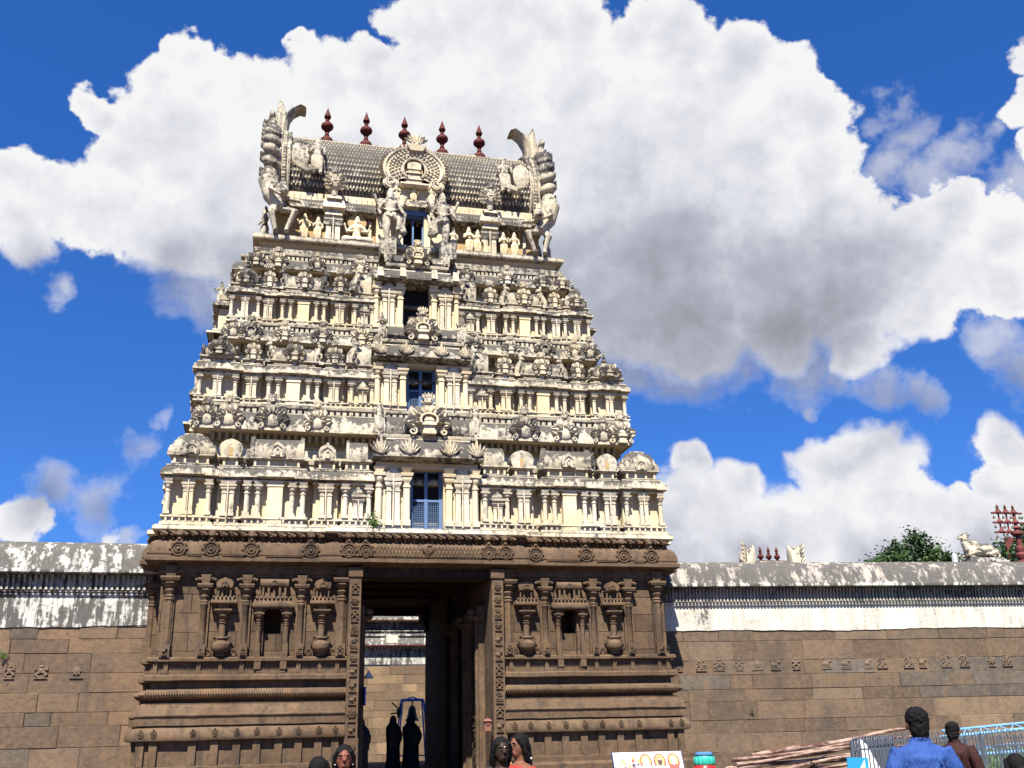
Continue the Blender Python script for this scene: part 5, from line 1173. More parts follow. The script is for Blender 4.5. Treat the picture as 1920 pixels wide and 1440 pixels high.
# inner court wall seen through the gate
def inner_wall():
    root = tag(empty('courtyard_wall', (-6, 48, 0.6)), 'limewashed court building on a stone wall seen through the gateway', 'building')
    b = MB(); stones(b, 24, 0, 4.22, 17, lambda x, z, r: (0.30,0.21,0.13) if r.random() < 0.25 else (0.20,0.14,0.09), 0.6); put(b.mesh('stone_courses', M['blocks']), 'stone_courses', root)
    b = MB(); b.psweep([(0,0),(24,0)], [(0.02,4.22),(0.04,4.24),(0.04,4.42),(0.0,4.43),(0.0,4.9),(0.05,4.92),(0.05,4.98),(0.30,5.06),(0.32,5.1),(0.32,5.16),(0.2,5.3),(0.1,5.44),(0.1,5.50),(0.16,5.52),(0.16,5.6),(0.05,5.62),(0.05,5.72),(0.12,5.74),(0.12,5.80),(0.0,5.84),(0.0,6.15),(0.35,6.20),(0.38,6.24),(0.38,6.3),(0.1,6.62),(-0.4,6.80),(-1.5,6.8)])
    put(b.mesh('plaster_upper_wall', M['coping_grey']), 'plaster_upper_wall', root)
    b = MB()
    for i in range(140): x = 24*(i+0.5)/140; b.box(x-0.03, -0.22, 4.95, x+0.03, 0, 5.05)
    b.box(11.05, -0.34, 5.18, 11.6, -0.1, 5.52); put(b.mesh('bracket_row', M['lime_clean']), 'bracket_row', root)
    for z in (5.075, 6.215): b = MB(); b.box(0, -0.395 if z > 6 else -0.335, z-0.025, 24, -0.3 if z < 6 else -0.36, z+0.02); put(b.mesh('red_fillet', M['finial']), 'red_fillet', root)
inner_wall()

# ------------------------------------------------------------------ sculptures and ritual posts above the right wall
def bull():
    b = MB()
    b.tube([(-0.62,0,0.30),(-0.2,0,0.36),(0.25,0,0.34),(0.52,0,0.26)], [0.22,0.26,0.27,0.20], 14); b.ell((0.48,0,0.24),(0.24,0.25,0.22),12,8); b.ell((-0.38,0,0.40),(0.24,0.20,0.26),12,8)
    b.ell((-0.22,0,0.64),(0.14,0.10,0.11)); b.tube([(-0.50,0,0.40),(-0.62,0,0.66),(-0.60,0,0.84)], [0.21,0.16,0.13], 12)
    b.ell((-0.62,0,0.90),(0.15,0.11,0.11)); b.tube([(-0.62,0,0.90),(-0.84,0,0.84)], [0.11,0.075], 10); b.ell((-0.86,0,0.83),(0.06,0.075,0.06))
    for d in (-1, 1):
        b.tube([(-0.55,d*0.08,0.98),(-0.54,d*0.14,1.06),(-0.58,d*0.13,1.12)], [0.035,0.028,0.012], 6); b.ell((-0.50,d*0.15,0.92),(0.07,0.05,0.035)); b.ell((-0.70,d*0.085,0.93),0.02)
        b.tube([(-0.40,d*0.20,0.25),(-0.74,d*0.17,0.12),(-0.42,d*0.20,0.07)], [0.11,0.08,0.05], 8); b.tube([(0.45,d*0.22,0.24),(0.10,d*0.27,0.13),(0.42,d*0.26,0.07)], [0.15,0.09,0.05], 8)
    for i in range(5): b.tube([(-0.44-0.035*i+0.19*math.cos(a)*0.9-0.04, 0.19*math.sin(a), 0.50+0.085*i+0.03*math.cos(a)) for a in [k*PI/6 for k in range(13)]], 0.020, 6)
    b.tube([(-0.32+0.0*k, 0.27*math.sin(k*PI/8-PI/2), 0.36+0.27*math.cos(k*PI/8-PI/2)) for k in range(9)], 0.022, 6); b.tube([(0.28, 0.29*math.sin(k*PI/8-PI/2), 0.33+0.28*math.cos(k*PI/8-PI/2)) for k in range(9)], 0.02, 6)
    b.tube([(-0.32,-0.265,0.40),(0.0,-0.285,0.30),(0.28,-0.275,0.36)], 0.02, 6); b.tube([(0.68,0,0.30),(0.74,-0.05,0.15),(0.66,-0.12,0.05)], [0.04,0.03,0.03], 6)
    me = remesh(b, 'bull_statue', M['pale'], 0.018, 1)
    root = tag(empty('bull_statue', (22.05, 27.85, 6.50), -0.1), 'white plaster bull with neck garlands kneeling on the coping of the right wall', 'bull statue')
    root.scale = (0.82, 0.82, 0.82); put(me, 'body', root, (0, 0, 0.10)); b = MB(); b.box(-0.72, -0.34, 0.0, 0.80, 0.34, 0.05); b.box(-0.66, -0.30, 0.05, 0.74, 0.30, 0.12); b.box(-0.80, -0.38, -0.06, 0.88, 0.38, 0.0); put(b.mesh('plinth', M['coping_grey']), 'plinth', root)
bull()
b = MB(); b.frus(0, 0, 0, 0.28, 0.055, 0.06, 0.05, 0.05); b.ell((0,0,0.28),(0.05,0.05,0.06)); tag(b.build('marker_post', M['white'], None, (21.1, 27.95, 6.44)), 'stubby white post on the wall coping in front of the bull', 'post')
def flagstaff():
    root = tag(empty('flagstaff', (27.9, 33.0, 0)), 'red flagstaff with three tiers of arms and small finials behind the bull', 'flagstaff'); m = M['pinkish']
    b = MB(); b.lathe(0, 0, 0, [(0.6,0),(0.6,0.6),(0.45,0.8),(0.20,1.0),(0.15,7.3),(0.21,7.35),(0.22,7.45),(0.15,7.5),(0.21,7.62),(0.22,7.72),(0.14,7.8),(0.18,7.92),(0.17,8.0),(0.10,8.05),(0.11,8.45),(0.24,8.5),(0.24,8.55),(0.10,8.6),(0.09,8.7),(0.15,8.75),(0.07,8.85),(0.06,9.33)], 14); put(b.mesh('mast', m), 'mast', root)
    for i, z in enumerate((8.57, 8.95, 9.33)):
        b = MB(); b.box(-1.0, -0.04, z-0.03, 0.36, 0.04, z+0.03)
        for x in (-0.70, -0.35, 0.0): b.lathe(x, 0, z+0.03, [(0.12,-0.05),(0.13,0),(0.05,0.09),(0.04,0.12)], 8)
        arm = put(b.mesh('arm', m), 'arm', root); b = MB()
        for x in (-0.92, -0.5, -0.16, 0.24): b.tube([(x,0,z-0.03),(x,0,z-0.10)], 0.008, 5); b.lathe(x, 0, z-0.22, [(0.05,0),(0.045,0.05),(0.025,0.10),(0.005,0.12)], 8)
        put(b.mesh('bells', M['bronze']), 'bells', arm)
        if i < 2:
            for x in (-0.70, -0.35): b = MB(); b.tube([(x,0,z+0.03),(x,0,z+0.36)], 0.035, 7); put(b.mesh('strut', m), 'strut', root)
    b = MB(); b.lathe(0, 0, 0, [(0.05,0),(0.03,0.05),(0.10,0.12),(0.08,0.18),(0.03,0.22),(0.08,0.28),(0.05,0.36),(0.004,0.48)], 10); me = b.mesh('finial', M['finial'])
    for x in (-0.70, -0.35, 0.0): put(me, 'finial', root, (x, 0, 9.36)).scale = (0.8, 0.8, 0.66)
    b = MB(); b.add([(-0.65,-0.01,8.1),(-0.55,-0.02,7.9),(-0.22,-0.03,8.3),(-0.38,-0.02,8.42)], [(0,1,2,3)]); b.add([(-0.65,0.01,8.1),(-0.55,0.0,7.9),(-0.22,-0.01,8.3),(-0.38,0.0,8.42)], [(3,2,1,0)]); b.tube([(-0.62,0,8.8),(-0.55,0,7.2)], 0.02, 5); put(b.mesh('banner', m), 'banner', root)
flagstaff()
def far_shrine():
    root = tag(empty('distant_shrine', (23.50, 45, -0.15)), 'distant shrine top with white horned gables and red finials above the right wall', 'shrine')
    b = MB(); b.mat = 1; b.box(-1.6, -0.9, 0, 1.6, 1.2, 8.9); barrel(b, -1.45, 1.45, 0, 0.7, 8.8, 0.75); put(b.mesh('vault', STM), 'vault', root)
    for sx in (-1, 1):
        b = MB(); b.mat = 1
        b.tube([(sx*1.25,-0.3,9.1),(sx*1.20,-0.3,9.6),(sx*1.12,-0.3,9.95),(sx*0.92,-0.3,10.25)], [0.30,0.30,0.26,0.06], 8, flat=1.2)
        b.tube([(sx*1.4,-0.3,9.1),(sx*1.5,-0.3,9.7),(sx*1.42,-0.3,10.3)], [0.25,0.24,0.05], 8); b.ell((sx*1.55,-0.4,9.6),(0.2,0.2,0.3))
        for i in range(5): b.leaf((sx*1.45, 9.3+i*0.2), PI/2-sx*0.9, 0.35, 0.2, 0.1, sx*0.8, -0.55)
        put(b.mesh('horned_gable', STM), 'horned_gable', root)
    b = MB(); b.lathe(0, 0, 0, [(0.16,0),(0.14,0.06),(0.05,0.12),(0.15,0.22),(0.14,0.32),(0.05,0.38),(0.08,0.44),(0.05,0.5),(0.09,0.54),(0.004,0.78)], 12); me = b.mesh('roof_finial', M['finial'])
    for x in (-0.42, 0.02, 0.46): put(me, 'roof_finial', root, (x, 0, 9.50))
far_shrine()

# ------------------------------------------------------------------ trees behind the wall
def leaf_mat(name, a, c):
    t = NT(name, 0.6, 0.3); t.color(t.mix(t.ramp(t.noise(0.9, 3), 0.35, 0.65), a, c)); t.b.inputs['Transmission Weight'].default_value = 0.0; return t.m
M['leaf'] = leaf_mat('tree_foliage', (0.014, 0.036, 0.008), (0.038, 0.078, 0.016)); M['bark'] = plain('bark', (0.09, 0.065, 0.045), 0.9, 0.3, 6, bump=0.02)
M['weed'] = leaf_mat('weed_leaf', (0.05, 0.11, 0.02), (0.11, 0.20, 0.05))
def tree(label, x, y, h, blobs, seed, n=9000, ls=0.16):
    r = random.Random(seed); root = tag(empty('broadleaf_tree', (x, y, 0)), label, 'tree'); b = MB()
    b.tube([(0,0,0),(0.2,0,h*0.25),(0.0,0.1,h*0.5)], [0.55,0.42,0.3], 10)
    for bx, by, bz, br in blobs: b.tube([(0,0.1,h*0.45),(bx*0.5,by*0.5,h*0.45+(bz-h*0.45)*0.5+0.3),(bx,by,bz)], [0.24,0.15,0.05], 7)
    put(b.mesh('trunk', M['bark']), 'trunk', root); b = MB(); tot = sum(q[3]**2 for q in blobs); cl = []
    for bx, by, bz, br in blobs:
        for _ in range(int(26*br*br)):
            v = Vector((r.gauss(0,1), r.gauss(0,1), r.gauss(0,0.8))).normalized()*br*(0.55+0.5*r.random()); cl.append((bx+v.x, by+v.y, bz+v.z*0.75, r.uniform(0.25, 0.55)))
    for i in range(n):
        cx, cy, cz, cr = r.choice(cl); v = Vector((r.gauss(0,1), r.gauss(0,1), r.gauss(0,1)))*cr*0.55; p = Vector((cx, cy, cz))+v
        u = Vector((r.gauss(0,1), r.gauss(0,1), r.gauss(0,0.6))).normalized(); w = u.cross(Vector((r.gauss(0,1), r.gauss(0,1), r.gauss(0,1)))).normalized(); s = ls*r.uniform(0.6, 1.4)
        b.add([p-u*s, p+w*s*0.5, p+u*s, p-w*s*0.5], [(0,1,2,3)])
    put(b.mesh('crown', M['leaf']), 'crown', root)
tree('dark green spreading tree rising behind the right wall, left of the bull', 42.3, 60, 14, [(0,0,12.4,1.5),(0.1,0,13.5,0.75),(-1.6,0,12.3,1.0),(-2.6,0,11.9,0.9),(1.7,0,12.2,1.0),(3.0,0,11.8,0.9),(-1.2,0.5,13.1,0.55),(1.5,0,13.0,0.5),(0.5,1,11.2,2.2),(-3.3,0,11.5,0.8)], 4, 12000, 0.13)
tree('dark tree behind the red flagstaff at the right edge', 53.0, 60, 16, [(0,0,13.5,2.4),(-2,0,13.1,1.6),(-3.6,0,12.5,1.2),(-5,0,12.0,1.0),(1.5,0,14.2,1.8),(-1.0,0,14.2,1.1),(0,1,11.5,3.0),(-3,1,11.2,2.0)], 5, 16000, 0.14)
def weed(label, loc, n, ln, seed, parent=None):
    r = random.Random(seed); b = MB(); b.T = Matrix.Translation(loc)
    for i in range(n):
        a = r.uniform(0, 2*PI); e = r.uniform(0.3, 1.3); l = ln*r.uniform(0.5, 1.1); d = Vector((math.cos(a)*math.cos(e), -abs(math.sin(a))*math.cos(e)*0.7, math.sin(e)))
        b.tube([(0,0,0), d*l*0.6, d*l+Vector((0,0,-0.1*l))], [0.006,0.005,0.003], 4, smooth=False)
        for k in range(6):
            p = d*l*(0.3+0.13*k); w = Vector((r.gauss(0,1), r.gauss(0,1), r.gauss(0,1))).normalized()*ln*0.09; u = Vector((r.gauss(0,1), r.gauss(0,1), r.gauss(0,1))).normalized()*ln*0.2
            b.add([p, p+u*0.5+w*0.5, p+u, p+u*0.5-w*0.5], [(0,1,2,3)])
    tag(b.build('weed', M['weed']), label, 'plant')
weed('green weed growing on the tower terrace left of the lowest door', (2.42, 26.62, 6.93), 22, 0.42, 1)
weed('small weed rooted in the stone joint near the left end of the left wall', (-6.72, 28.55, 3.72), 10, 0.26, 2)
weed('tiny weed in a joint of the right wall above the timber poles', (13.63, 28.10, 2.02), 8, 0.18, 3)
weed('tuft of weed beside the small shrines high on the right side of the tower', (6.85, 28.05, 13.83), 9, 0.16, 4)

# ------------------------------------------------------------------ things in the gateway
def bell_frame():
    root = tag(empty('bell_frame', (5.28, 40.0, 0.62)), 'bright blue steel frame holding a bronze bell inside the gateway', 'bell frame'); m = M['bright_blue']
    b = MB()
    for sx in (-1, 1):
        for y in (-0.35, 0.35): b.tube([(sx*0.62, y*1.5, 0), (sx*0.40, y*0.6, 2.34)], 0.035, 6)
    b.tube([(-0.42,-0.2,2.34),(0.42,-0.2,2.34)], 0.04, 6); b.tube([(-0.42,0.2,2.34),(0.42,0.2,2.34)], 0.04, 6); b.tube([(-0.42,0,2.36),(0.42,0,2.36)], 0.045, 6); b.tube([(-0.58,-0.5,0.35),(0.58,-0.5,0.35)], 0.03, 6); b.tube([(-0.22,0,2.38),(0,0,2.46),(0.22,0,2.38)], 0.03, 6); b.tube([(0.40,-0.2,2.3),(0.62,-0.6,1.55)], 0.03, 6)
    put(b.mesh('frame', m), 'frame', root)
    b = MB(); b.tube([(0,0,2.32),(0,0,2.15)], 0.03, 6); b.lathe(0,0,1.58,[(0.27,0),(0.26,0.04),(0.20,0.12),(0.16,0.3),(0.14,0.45),(0.08,0.54),(0.03,0.58)], 18); put(b.mesh('bell', M['bronze']), 'bell', root)
    b = MB(); b.tube([(-0.45,-0.1,1.9),(-0.85,-0.2,1.85)], 0.03, 6); b.tube([(-0.5,-0.1,2.0),(-0.8,-0.2,2.25)], 0.03, 6); b.tube([(-0.55,-0.1,1.7),(-0.45,-0.1,2.2)], 0.05, 7); b.lathe(-0.5,-0.15,1.8,[(0.10,0),(0.12,0.05),(0.12,0.2),(0.08,0.24)], 10); put(b.mesh('striker', M['bronze']), 'striker', root)
    b = MB(); b.box(0.42,-0.6,0.9,0.60,-0.4,1.1); b.tube([(0.5,-0.5,0.1),(0.5,-0.5,0.9)],0.02,6); put(b.mesh('motor_box', m), 'motor_box', root)
bell_frame()
b = MB(); b.box(-0.09,-0.08,0,0.09,0.06,0.24); b.frus(0,-0.02,0.24,0.30,0.11,0.10,0.06,0.05); b.tube([(0,-0.05,0.30),(0,-0.05,0.36)],0.012,6); b.box(-0.05,-0.10,0.15,0.05,-0.075,0.19)
tag(b.build('switch_box', plain('faded_orange_paint',(0.16,0.065,0.040),0.7,0.3,12), None, (5.46, 26.60, 1.70)), 'small faded orange box fixed beside the right door jamb', 'box')
b = MB(); b.lathe(0,0,0,[(0.15,0),(0.13,0.03),(0.05,0.14),(0.03,0.2)],14); b.tube([(0,0,0.2),(-0.12,0,0.3),(-0.3,0,0.3)],0.012,6)
tag(b.build('lamp', M['white'], None, (2.62, 29.2, 3.18)), 'white bell shaped lamp hanging inside the passage by the left jamb', 'lamp')
b = MB(); b.box(-0.02,-0.16,0,0.02,0.16,0.42); b.box(-0.03,-0.18,-0.02,0.03,0.18,0.0); b.box(-0.03,-0.18,0.42,0.03,0.18,0.44); tag(b.build('notice_board', plain('deep_blue_paint',(0.02,0.05,0.42),0.5,0.1,4), None, (2.40, 27.8, 2.44)), 'narrow blue board on the passage wall behind the left jamb', 'board')

# ------------------------------------------------------------------ people
M['eye'] = plain('eye_white', (0.09,0.07,0.06), 0.4, 0.05, 9)
def cloth(name, c, rough=0.8):
    t = NT(name, rough, 0.2); n = t.noise(5, 4); t.color(t.mix(n, tuple(x*0.85 for x in c), tuple(x*1.12 for x in c))); t.bump(t.noise(9, 4, 0.6, st=(1,1,0.5)), 0.06, 0.8); return t.m
def person(label, x, y, z, h, face, garb, cloth_c, hair_style='short', skin=None, second=None, head_turn=0.0, face_on=True, group=None, arms='down', wide=1.0):
    """h height, face = heading of the nose, 0 looks at -Y"""
    root = tag(empty('person', (x, y, z), face), label, 'person', group); s = h/1.70; sk = skin or M['skin']; F = MB()
    def P(a, b_, c): return (a*s, b_*s, c*s)
    # one continuous body: legs, pelvis, torso, neck, arms, hands and head
    for d in (-1, 1):
        F.tube([P(d*0.09,0,0.90),P(d*0.10,-0.01,0.50),P(d*0.10,0.02,0.10)],[0.095*s,0.062*s,0.042*s],9); F.ell(P(d*0.10,-0.06,0.045),(0.045*s,0.12*s,0.04*s))
        el = P(d*0.25,0.02,1.12) if arms == 'down' else P(d*0.22,-0.06,1.12); ha = P(d*0.25,-0.06,0.86) if arms == 'down' else P(d*0.08,-0.24,1.14)
        F.tube([P(d*0.17,0,1.40),el,ha],[0.058*s,0.043*s,0.030*s],9); F.ell((ha[0],ha[1]-0.01*s,ha[2]-0.04*s if arms == 'down' else ha[2]),(0.022*s,0.042*s,0.05*s))
        for k in range(4): q = (ha[0]+(-0.012+0.008*k)*s, ha[1]+(-0.035+0.020*k)*s, ha[2]-0.06*s); F.tube([q,(q[0],q[1]-0.004*s,q[2]-(0.055+0.012*(k in (1,2)))*s)],[0.010*s,0.008*s],5)
        F.tube([(ha[0],ha[1]-0.03*s,ha[2]-0.02*s),(ha[0]-d*0.01*s,ha[1]-0.065*s,ha[2]-0.06*s)],[0.012*s,0.009*s],5)
    F.ell(P(0,0,0.93),(0.16*s,0.115*s,0.13*s)); F.tube([P(0,0,0.92),P(0,0,1.12),P(0,0,1.34),P(0,0.005,1.43)],[0.145*s,0.125*s,0.155*s,0.10*s],12,flat=0.78); F.ell(P(0,0.0,1.38),(0.185*s,0.095*s,0.07*s)); F.tube([P(0,0.01,1.40),P(0,0.0,1.53)],[0.062*s,0.054*s],10)
    hd = MB(); hd.ell((0,0,0),(0.076*s,0.092*s,0.112*s),16,12); hd.ell((0,-0.035*s,-0.06*s),(0.052*s,0.055*s,0.058*s),12,8)
    hd.tube([(0,-0.088*s,0.012*s),(0,-0.112*s,-0.022*s)],[0.010*s,0.019*s],8); hd.ell((0,-0.090*s,-0.058*s),(0.026*s,0.012*s,0.010*s),8,5)
    for d in (-1, 1): hd.ell((d*0.086*s,0.008*s,-0.012*s),(0.014*s,0.022*s,0.036*s),8,6); hd.ell((d*0.034*s,-0.078*s,0.028*s),(0.026*s,0.018*s,0.008*s),8,5)
    Mh = Matrix.Translation(P(0,-0.005,1.595)) @ Matrix.Rotation(head_turn, 4, 'Z'); F.T = Mh; F.add([Vector(v) for v in hd.v], hd.f, True); F.T = None
    put(remesh(F, 'body', sk, 0.011*s, 1), 'body', root)
    E_ = MB(); E_.T = Mh
    for d in (-1, 1): E_.mat = 0; E_.ell((d*0.032*s,-0.079*s,0.010*s),(0.013*s,0.009*s,0.0055*s),8,6); E_.mat = 1; E_.ell((d*0.032*s,-0.0885*s,0.010*s),(0.0065*s,0.0035*s,0.0055*s),7,5); E_.tube([(d*0.016*s,-0.092*s,0.030*s),(d*0.035*s,-0.090*s,0.036*s),(d*0.055*s,-0.078*s,0.028*s)],0.004*s,5)
    put(E_.mesh('eyes', [M['eye'], M['hair']]), 'eyes', root)
    H = MB(); H.T = Mh
    if hair_style == 'short':
        H.ell((0,0.014*s,0.034*s),(0.091*s,0.100*s,0.100*s),16,10); H.ell((0,0.040*s,0.065*s),(0.080*s,0.075*s,0.062*s),14,9); H.ell((0,0.048*s,-0.035*s),(0.074*s,0.058*s,0.100*s),14,9); H.ell((0,-0.03*s,0.085*s),(0.07*s,0.06*s,0.045*s),12,8)
    elif hair_style == 'long':
        H.ell((0,0.022*s,0.026*s),(0.092*s,0.100*s,0.108*s),16,10)
        for d in (-1, 1): H.tube([(d*0.052*s,-0.045*s,0.075*s),(d*0.086*s,-0.012*s,0.02*s),(d*0.088*s,0.02*s,-0.06*s),(d*0.06*s,0.05*s,-0.14*s)],[0.026*s,0.026*s,0.028*s,0.03*s],8)
        H.tube([(0,0.08*s,0.0),(0,0.11*s,-0.14*s),(0,0.13*s,-0.36*s)],[0.065*s,0.05*s,0.022*s],9)
    if hair_style != 'none':
        hm = remesh(H, 'hair', M['hair'], 0.008*s, 1)
        for v in hm.vertices: v.co += v.normal*(0.010*mnoise.noise(v.co*38)+0.006*mnoise.noise(v.co*90))*s*(1.0 if hair_style == 'short' else 0.3)
        put(hm, 'hair', root)
    C = MB()
    if garb == 'shirt':
        C.tube([P(0,0,0.86),P(0,0,0.95),P(0,0.0,1.14),P(0,0.0,1.34),P(0,0.005,1.43),P(0,0.012,1.475)],[0.182*s,0.176*s,0.166*s,0.188*s,0.115*s,0.078*s],14,flat=0.80); C.ell(P(0,0.0,1.365),(0.222*s,0.118*s,0.085*s),14,8)
        for d in (-1, 1): C.tube([P(d*0.165,0,1.395),P(d*0.235,0.015,1.25),P(d*0.262,0.015,1.12)] if arms == 'down' else [P(d*0.165,0,1.395),P(d*0.225,-0.02,1.25),P(d*0.235,-0.05,1.14)],[0.082*s,0.078*s,0.072*s],10)
        C.tube([P(0.062*math.cos(a), 0.012+0.062*math.sin(a), 1.485) for a in [k*PI/6 for k in range(13)]], 0.016*s, 6)
        for k in range(7): a = -0.5+k*0.16; C.tube([P(a*0.35+0.02,0.135,1.36-0.02*k),P(a*0.3-0.03,0.15,1.15),P(a*0.4,0.14,0.98)],[0.006*s,0.012*s,0.005*s],5)
        put(remesh(C, 'shirt', cloth_c, 0.012*s, 2), 'shirt', root); C = MB()
        for d in (-1, 1): C.tube([P(d*0.09,0,0.92),P(d*0.11,0,0.5),P(d*0.11,0.01,0.07)],[0.115*s,0.095*s,0.085*s],10)
        C.ell(P(0,0,0.92),(0.178*s,0.135*s,0.10*s)); put(remesh(C, 'trousers', second or M['black_cloth'], 0.015*s, 1), 'trousers', root)
    elif garb == 'sari':
        vs = []; n = 40; rows = [(1.00,0.165),(0.85,0.20),(0.55,0.225),(0.25,0.25),(0.04,0.28)]
        for z_, r_ in rows:
            for k in range(n): a = 2*PI*k/n; rr_ = r_*(1+0.05*math.sin(a*9)*(1.05-z_)); vs.append(P(rr_*math.cos(a), rr_*0.85*math.sin(a), z_))
        C.add(vs, [(i*n+k, i*n+n+k, i*n+n+(k+1) % n, i*n+(k+1) % n) for i in range(len(rows)-1) for k in range(n)]+[list(range(n))], True)
        sk_ = put(C.mesh('skirt', cloth_c), 'skirt', root); C = MB()
        C.tube([P(0,0,1.02),P(0,0,1.14),P(0,0.0,1.33),P(0,0.005,1.42)],[0.150*s,0.140*s,0.172*s,0.10*s],12,flat=0.82); C.ell(P(0,0.0,1.365),(0.198*s,0.108*s,0.075*s))
        for d in (-1, 1): C.tube([P(d*0.165,0,1.39),P(d*0.21,0.01,1.26)],[0.066*s,0.060*s],9)
        put(remesh(C, 'blouse', second or cloth_c, 0.012*s, 1), 'blouse', root); C = MB()
        for k in range(6):
            o = k*0.022; C.tube([P(0.13-o,-0.15,0.98),P(0.02-o*0.6,-0.172-0.003*k,1.16),P(-0.10-o*0.3,-0.135,1.33),P(-0.145+o*0.3,0.0,1.445),P(-0.10,0.125,1.36),P(-0.05-o,0.17,1.05),P(-0.04-o,0.19,0.75)],0.021*s,7)
        put(remesh(C, 'drape', cloth_c, 0.012*s, 1), 'drape', root)
    elif garb == 'veil':                                   # long dark cloak drawn over the head
        vs = []; n = 36; rows = [(1.725,0.02,0.02),(1.70,0.075,0.02),(1.62,0.128,0.015),(1.50,0.140,0.02),(1.43,0.20,0.02),(1.36,0.27,0.01),(1.15,0.31,-0.04),(1.0,0.30,-0.04),(0.8,0.245,0),(0.4,0.26,0),(0.05,0.29,0)]
        for z_, r_, oy in rows:
            for k in range(n): a = 2*PI*k/n; rr_ = r_*(1+0.035*math.sin(a*7+z_*4)*(1 if z_ < 1.3 else 0)); vs.append(P(wide*rr_*math.cos(a), oy+wide*rr_*0.8*math.sin(a), z_))
        C.add(vs, [(i*n+k, i*n+n+k, i*n+n+(k+1) % n, i*n+(k+1) % n) for i in range(len(rows)-1) for k in range(n)], True); put(C.mesh('cloak', cloth_c), 'cloak', root)
    return root, Mh, s
blue = cloth('blue_shirt', (0.022, 0.058, 0.20)); rust = cloth('rust_shirt', (0.030, 0.010, 0.008)); red = cloth('red_silk', (0.42, 0.035, 0.03), 0.45); orange = cloth('orange_cloth', (0.50, 0.20, 0.08)); brown = cloth('brown_sari', (0.10, 0.045, 0.035)); black = M['black_cloth']
person('man in a bright blue shirt seen from behind beside the hooped railing', 5.06, 7.5, 0, 1.675, PI-0.25, 'shirt', blue, 'short')
person('man in a dark rust shirt just right of the man in blue', 8.24, 11.5, 0, 1.58, PI-0.9, 'shirt', rust, 'short')
r1, mh, s = person('woman with a red forehead mark looking at the camera below the left door jamb', 0.62, 9.0, 0, 1.50, -0.05, 'sari', brown, 'long', second=red, skin=plain('reddish_brown_skin', (0.14, 0.050, 0.030), 0.5, 0.1, 14, spec=0.12))
b = MB(); b.T = mh; b.ell((0,-0.093*s,0.038*s),(0.007*s,0.004*s,0.008*s),8,5); put(b.mesh('forehead_mark', red), 'forehead_mark', r1)
b = MB(); b.T = mh
for d in (-1, 1): b.ell((d*0.084*s,-0.01*s,-0.052*s),(0.005*s,0.005*s,0.007*s),8,6)
put(b.mesh('earrings', M['white']), 'earrings', r1)
person('dark haired child in orange seen from behind at the woman\'s side', 0.39, 8.5, 0, 1.42, PI-0.3, 'shirt', orange, 'long')
r2, mh, s = person('dark faced woman facing the camera below the right door jamb', 1.97, 9.0, 0, 1.53, 0.1, 'sari', black, 'long', second=brown, skin=plain('deep_brown_skin', (0.030, 0.017, 0.012), 0.5, 0.1, 14, spec=0.1))
b = MB(); b.T = mh; b.ell((0,-0.093*s,0.036*s),(0.006*s,0.004*s,0.006*s),8,5); put(b.mesh('forehead_mark', M['white']), 'forehead_mark', r2)
r3, mh, s = person('woman in red and orange silk with white jasmine in her hair, turned left', 2.27, 9.6, 0, 1.56, -1.15, 'sari', orange, 'long', second=red, skin=plain('warm_brown_skin', (0.14, 0.062, 0.036), 0.5, 0.1, 14, spec=0.12))
b = MB(); b.T = mh; r = random.Random(2)
for i in range(34): b.ell((r.gauss(0,0.02)*s, (0.125+r.gauss(0,0.012))*s, (-0.13+r.gauss(0,0.035))*s), (0.012*s,0.012*s,0.012*s), 6, 4)
put(b.mesh('jasmine_flowers', M['white']), 'jasmine_flowers', r3)
person('child with black hair at the bottom right corner', 5.35, 6.8, 0, 1.33, PI, 'shirt', black, 'long')
person('woman in a black cloak, left one of the pair standing in the gateway', 3.60, 31.5, 0.65, 1.56, 0.9, 'veil', black, 'none')
person('woman in black, right one of the pair standing in the gateway', 4.17, 31.8, 0.65, 1.55, 1.9, 'veil', black, 'none', wide=1.22)
person('figure in a dark cloak half hidden behind the left door jamb', 2.36, 28.3, 0.65, 1.46, 0.3, 'veil', black, 'none')

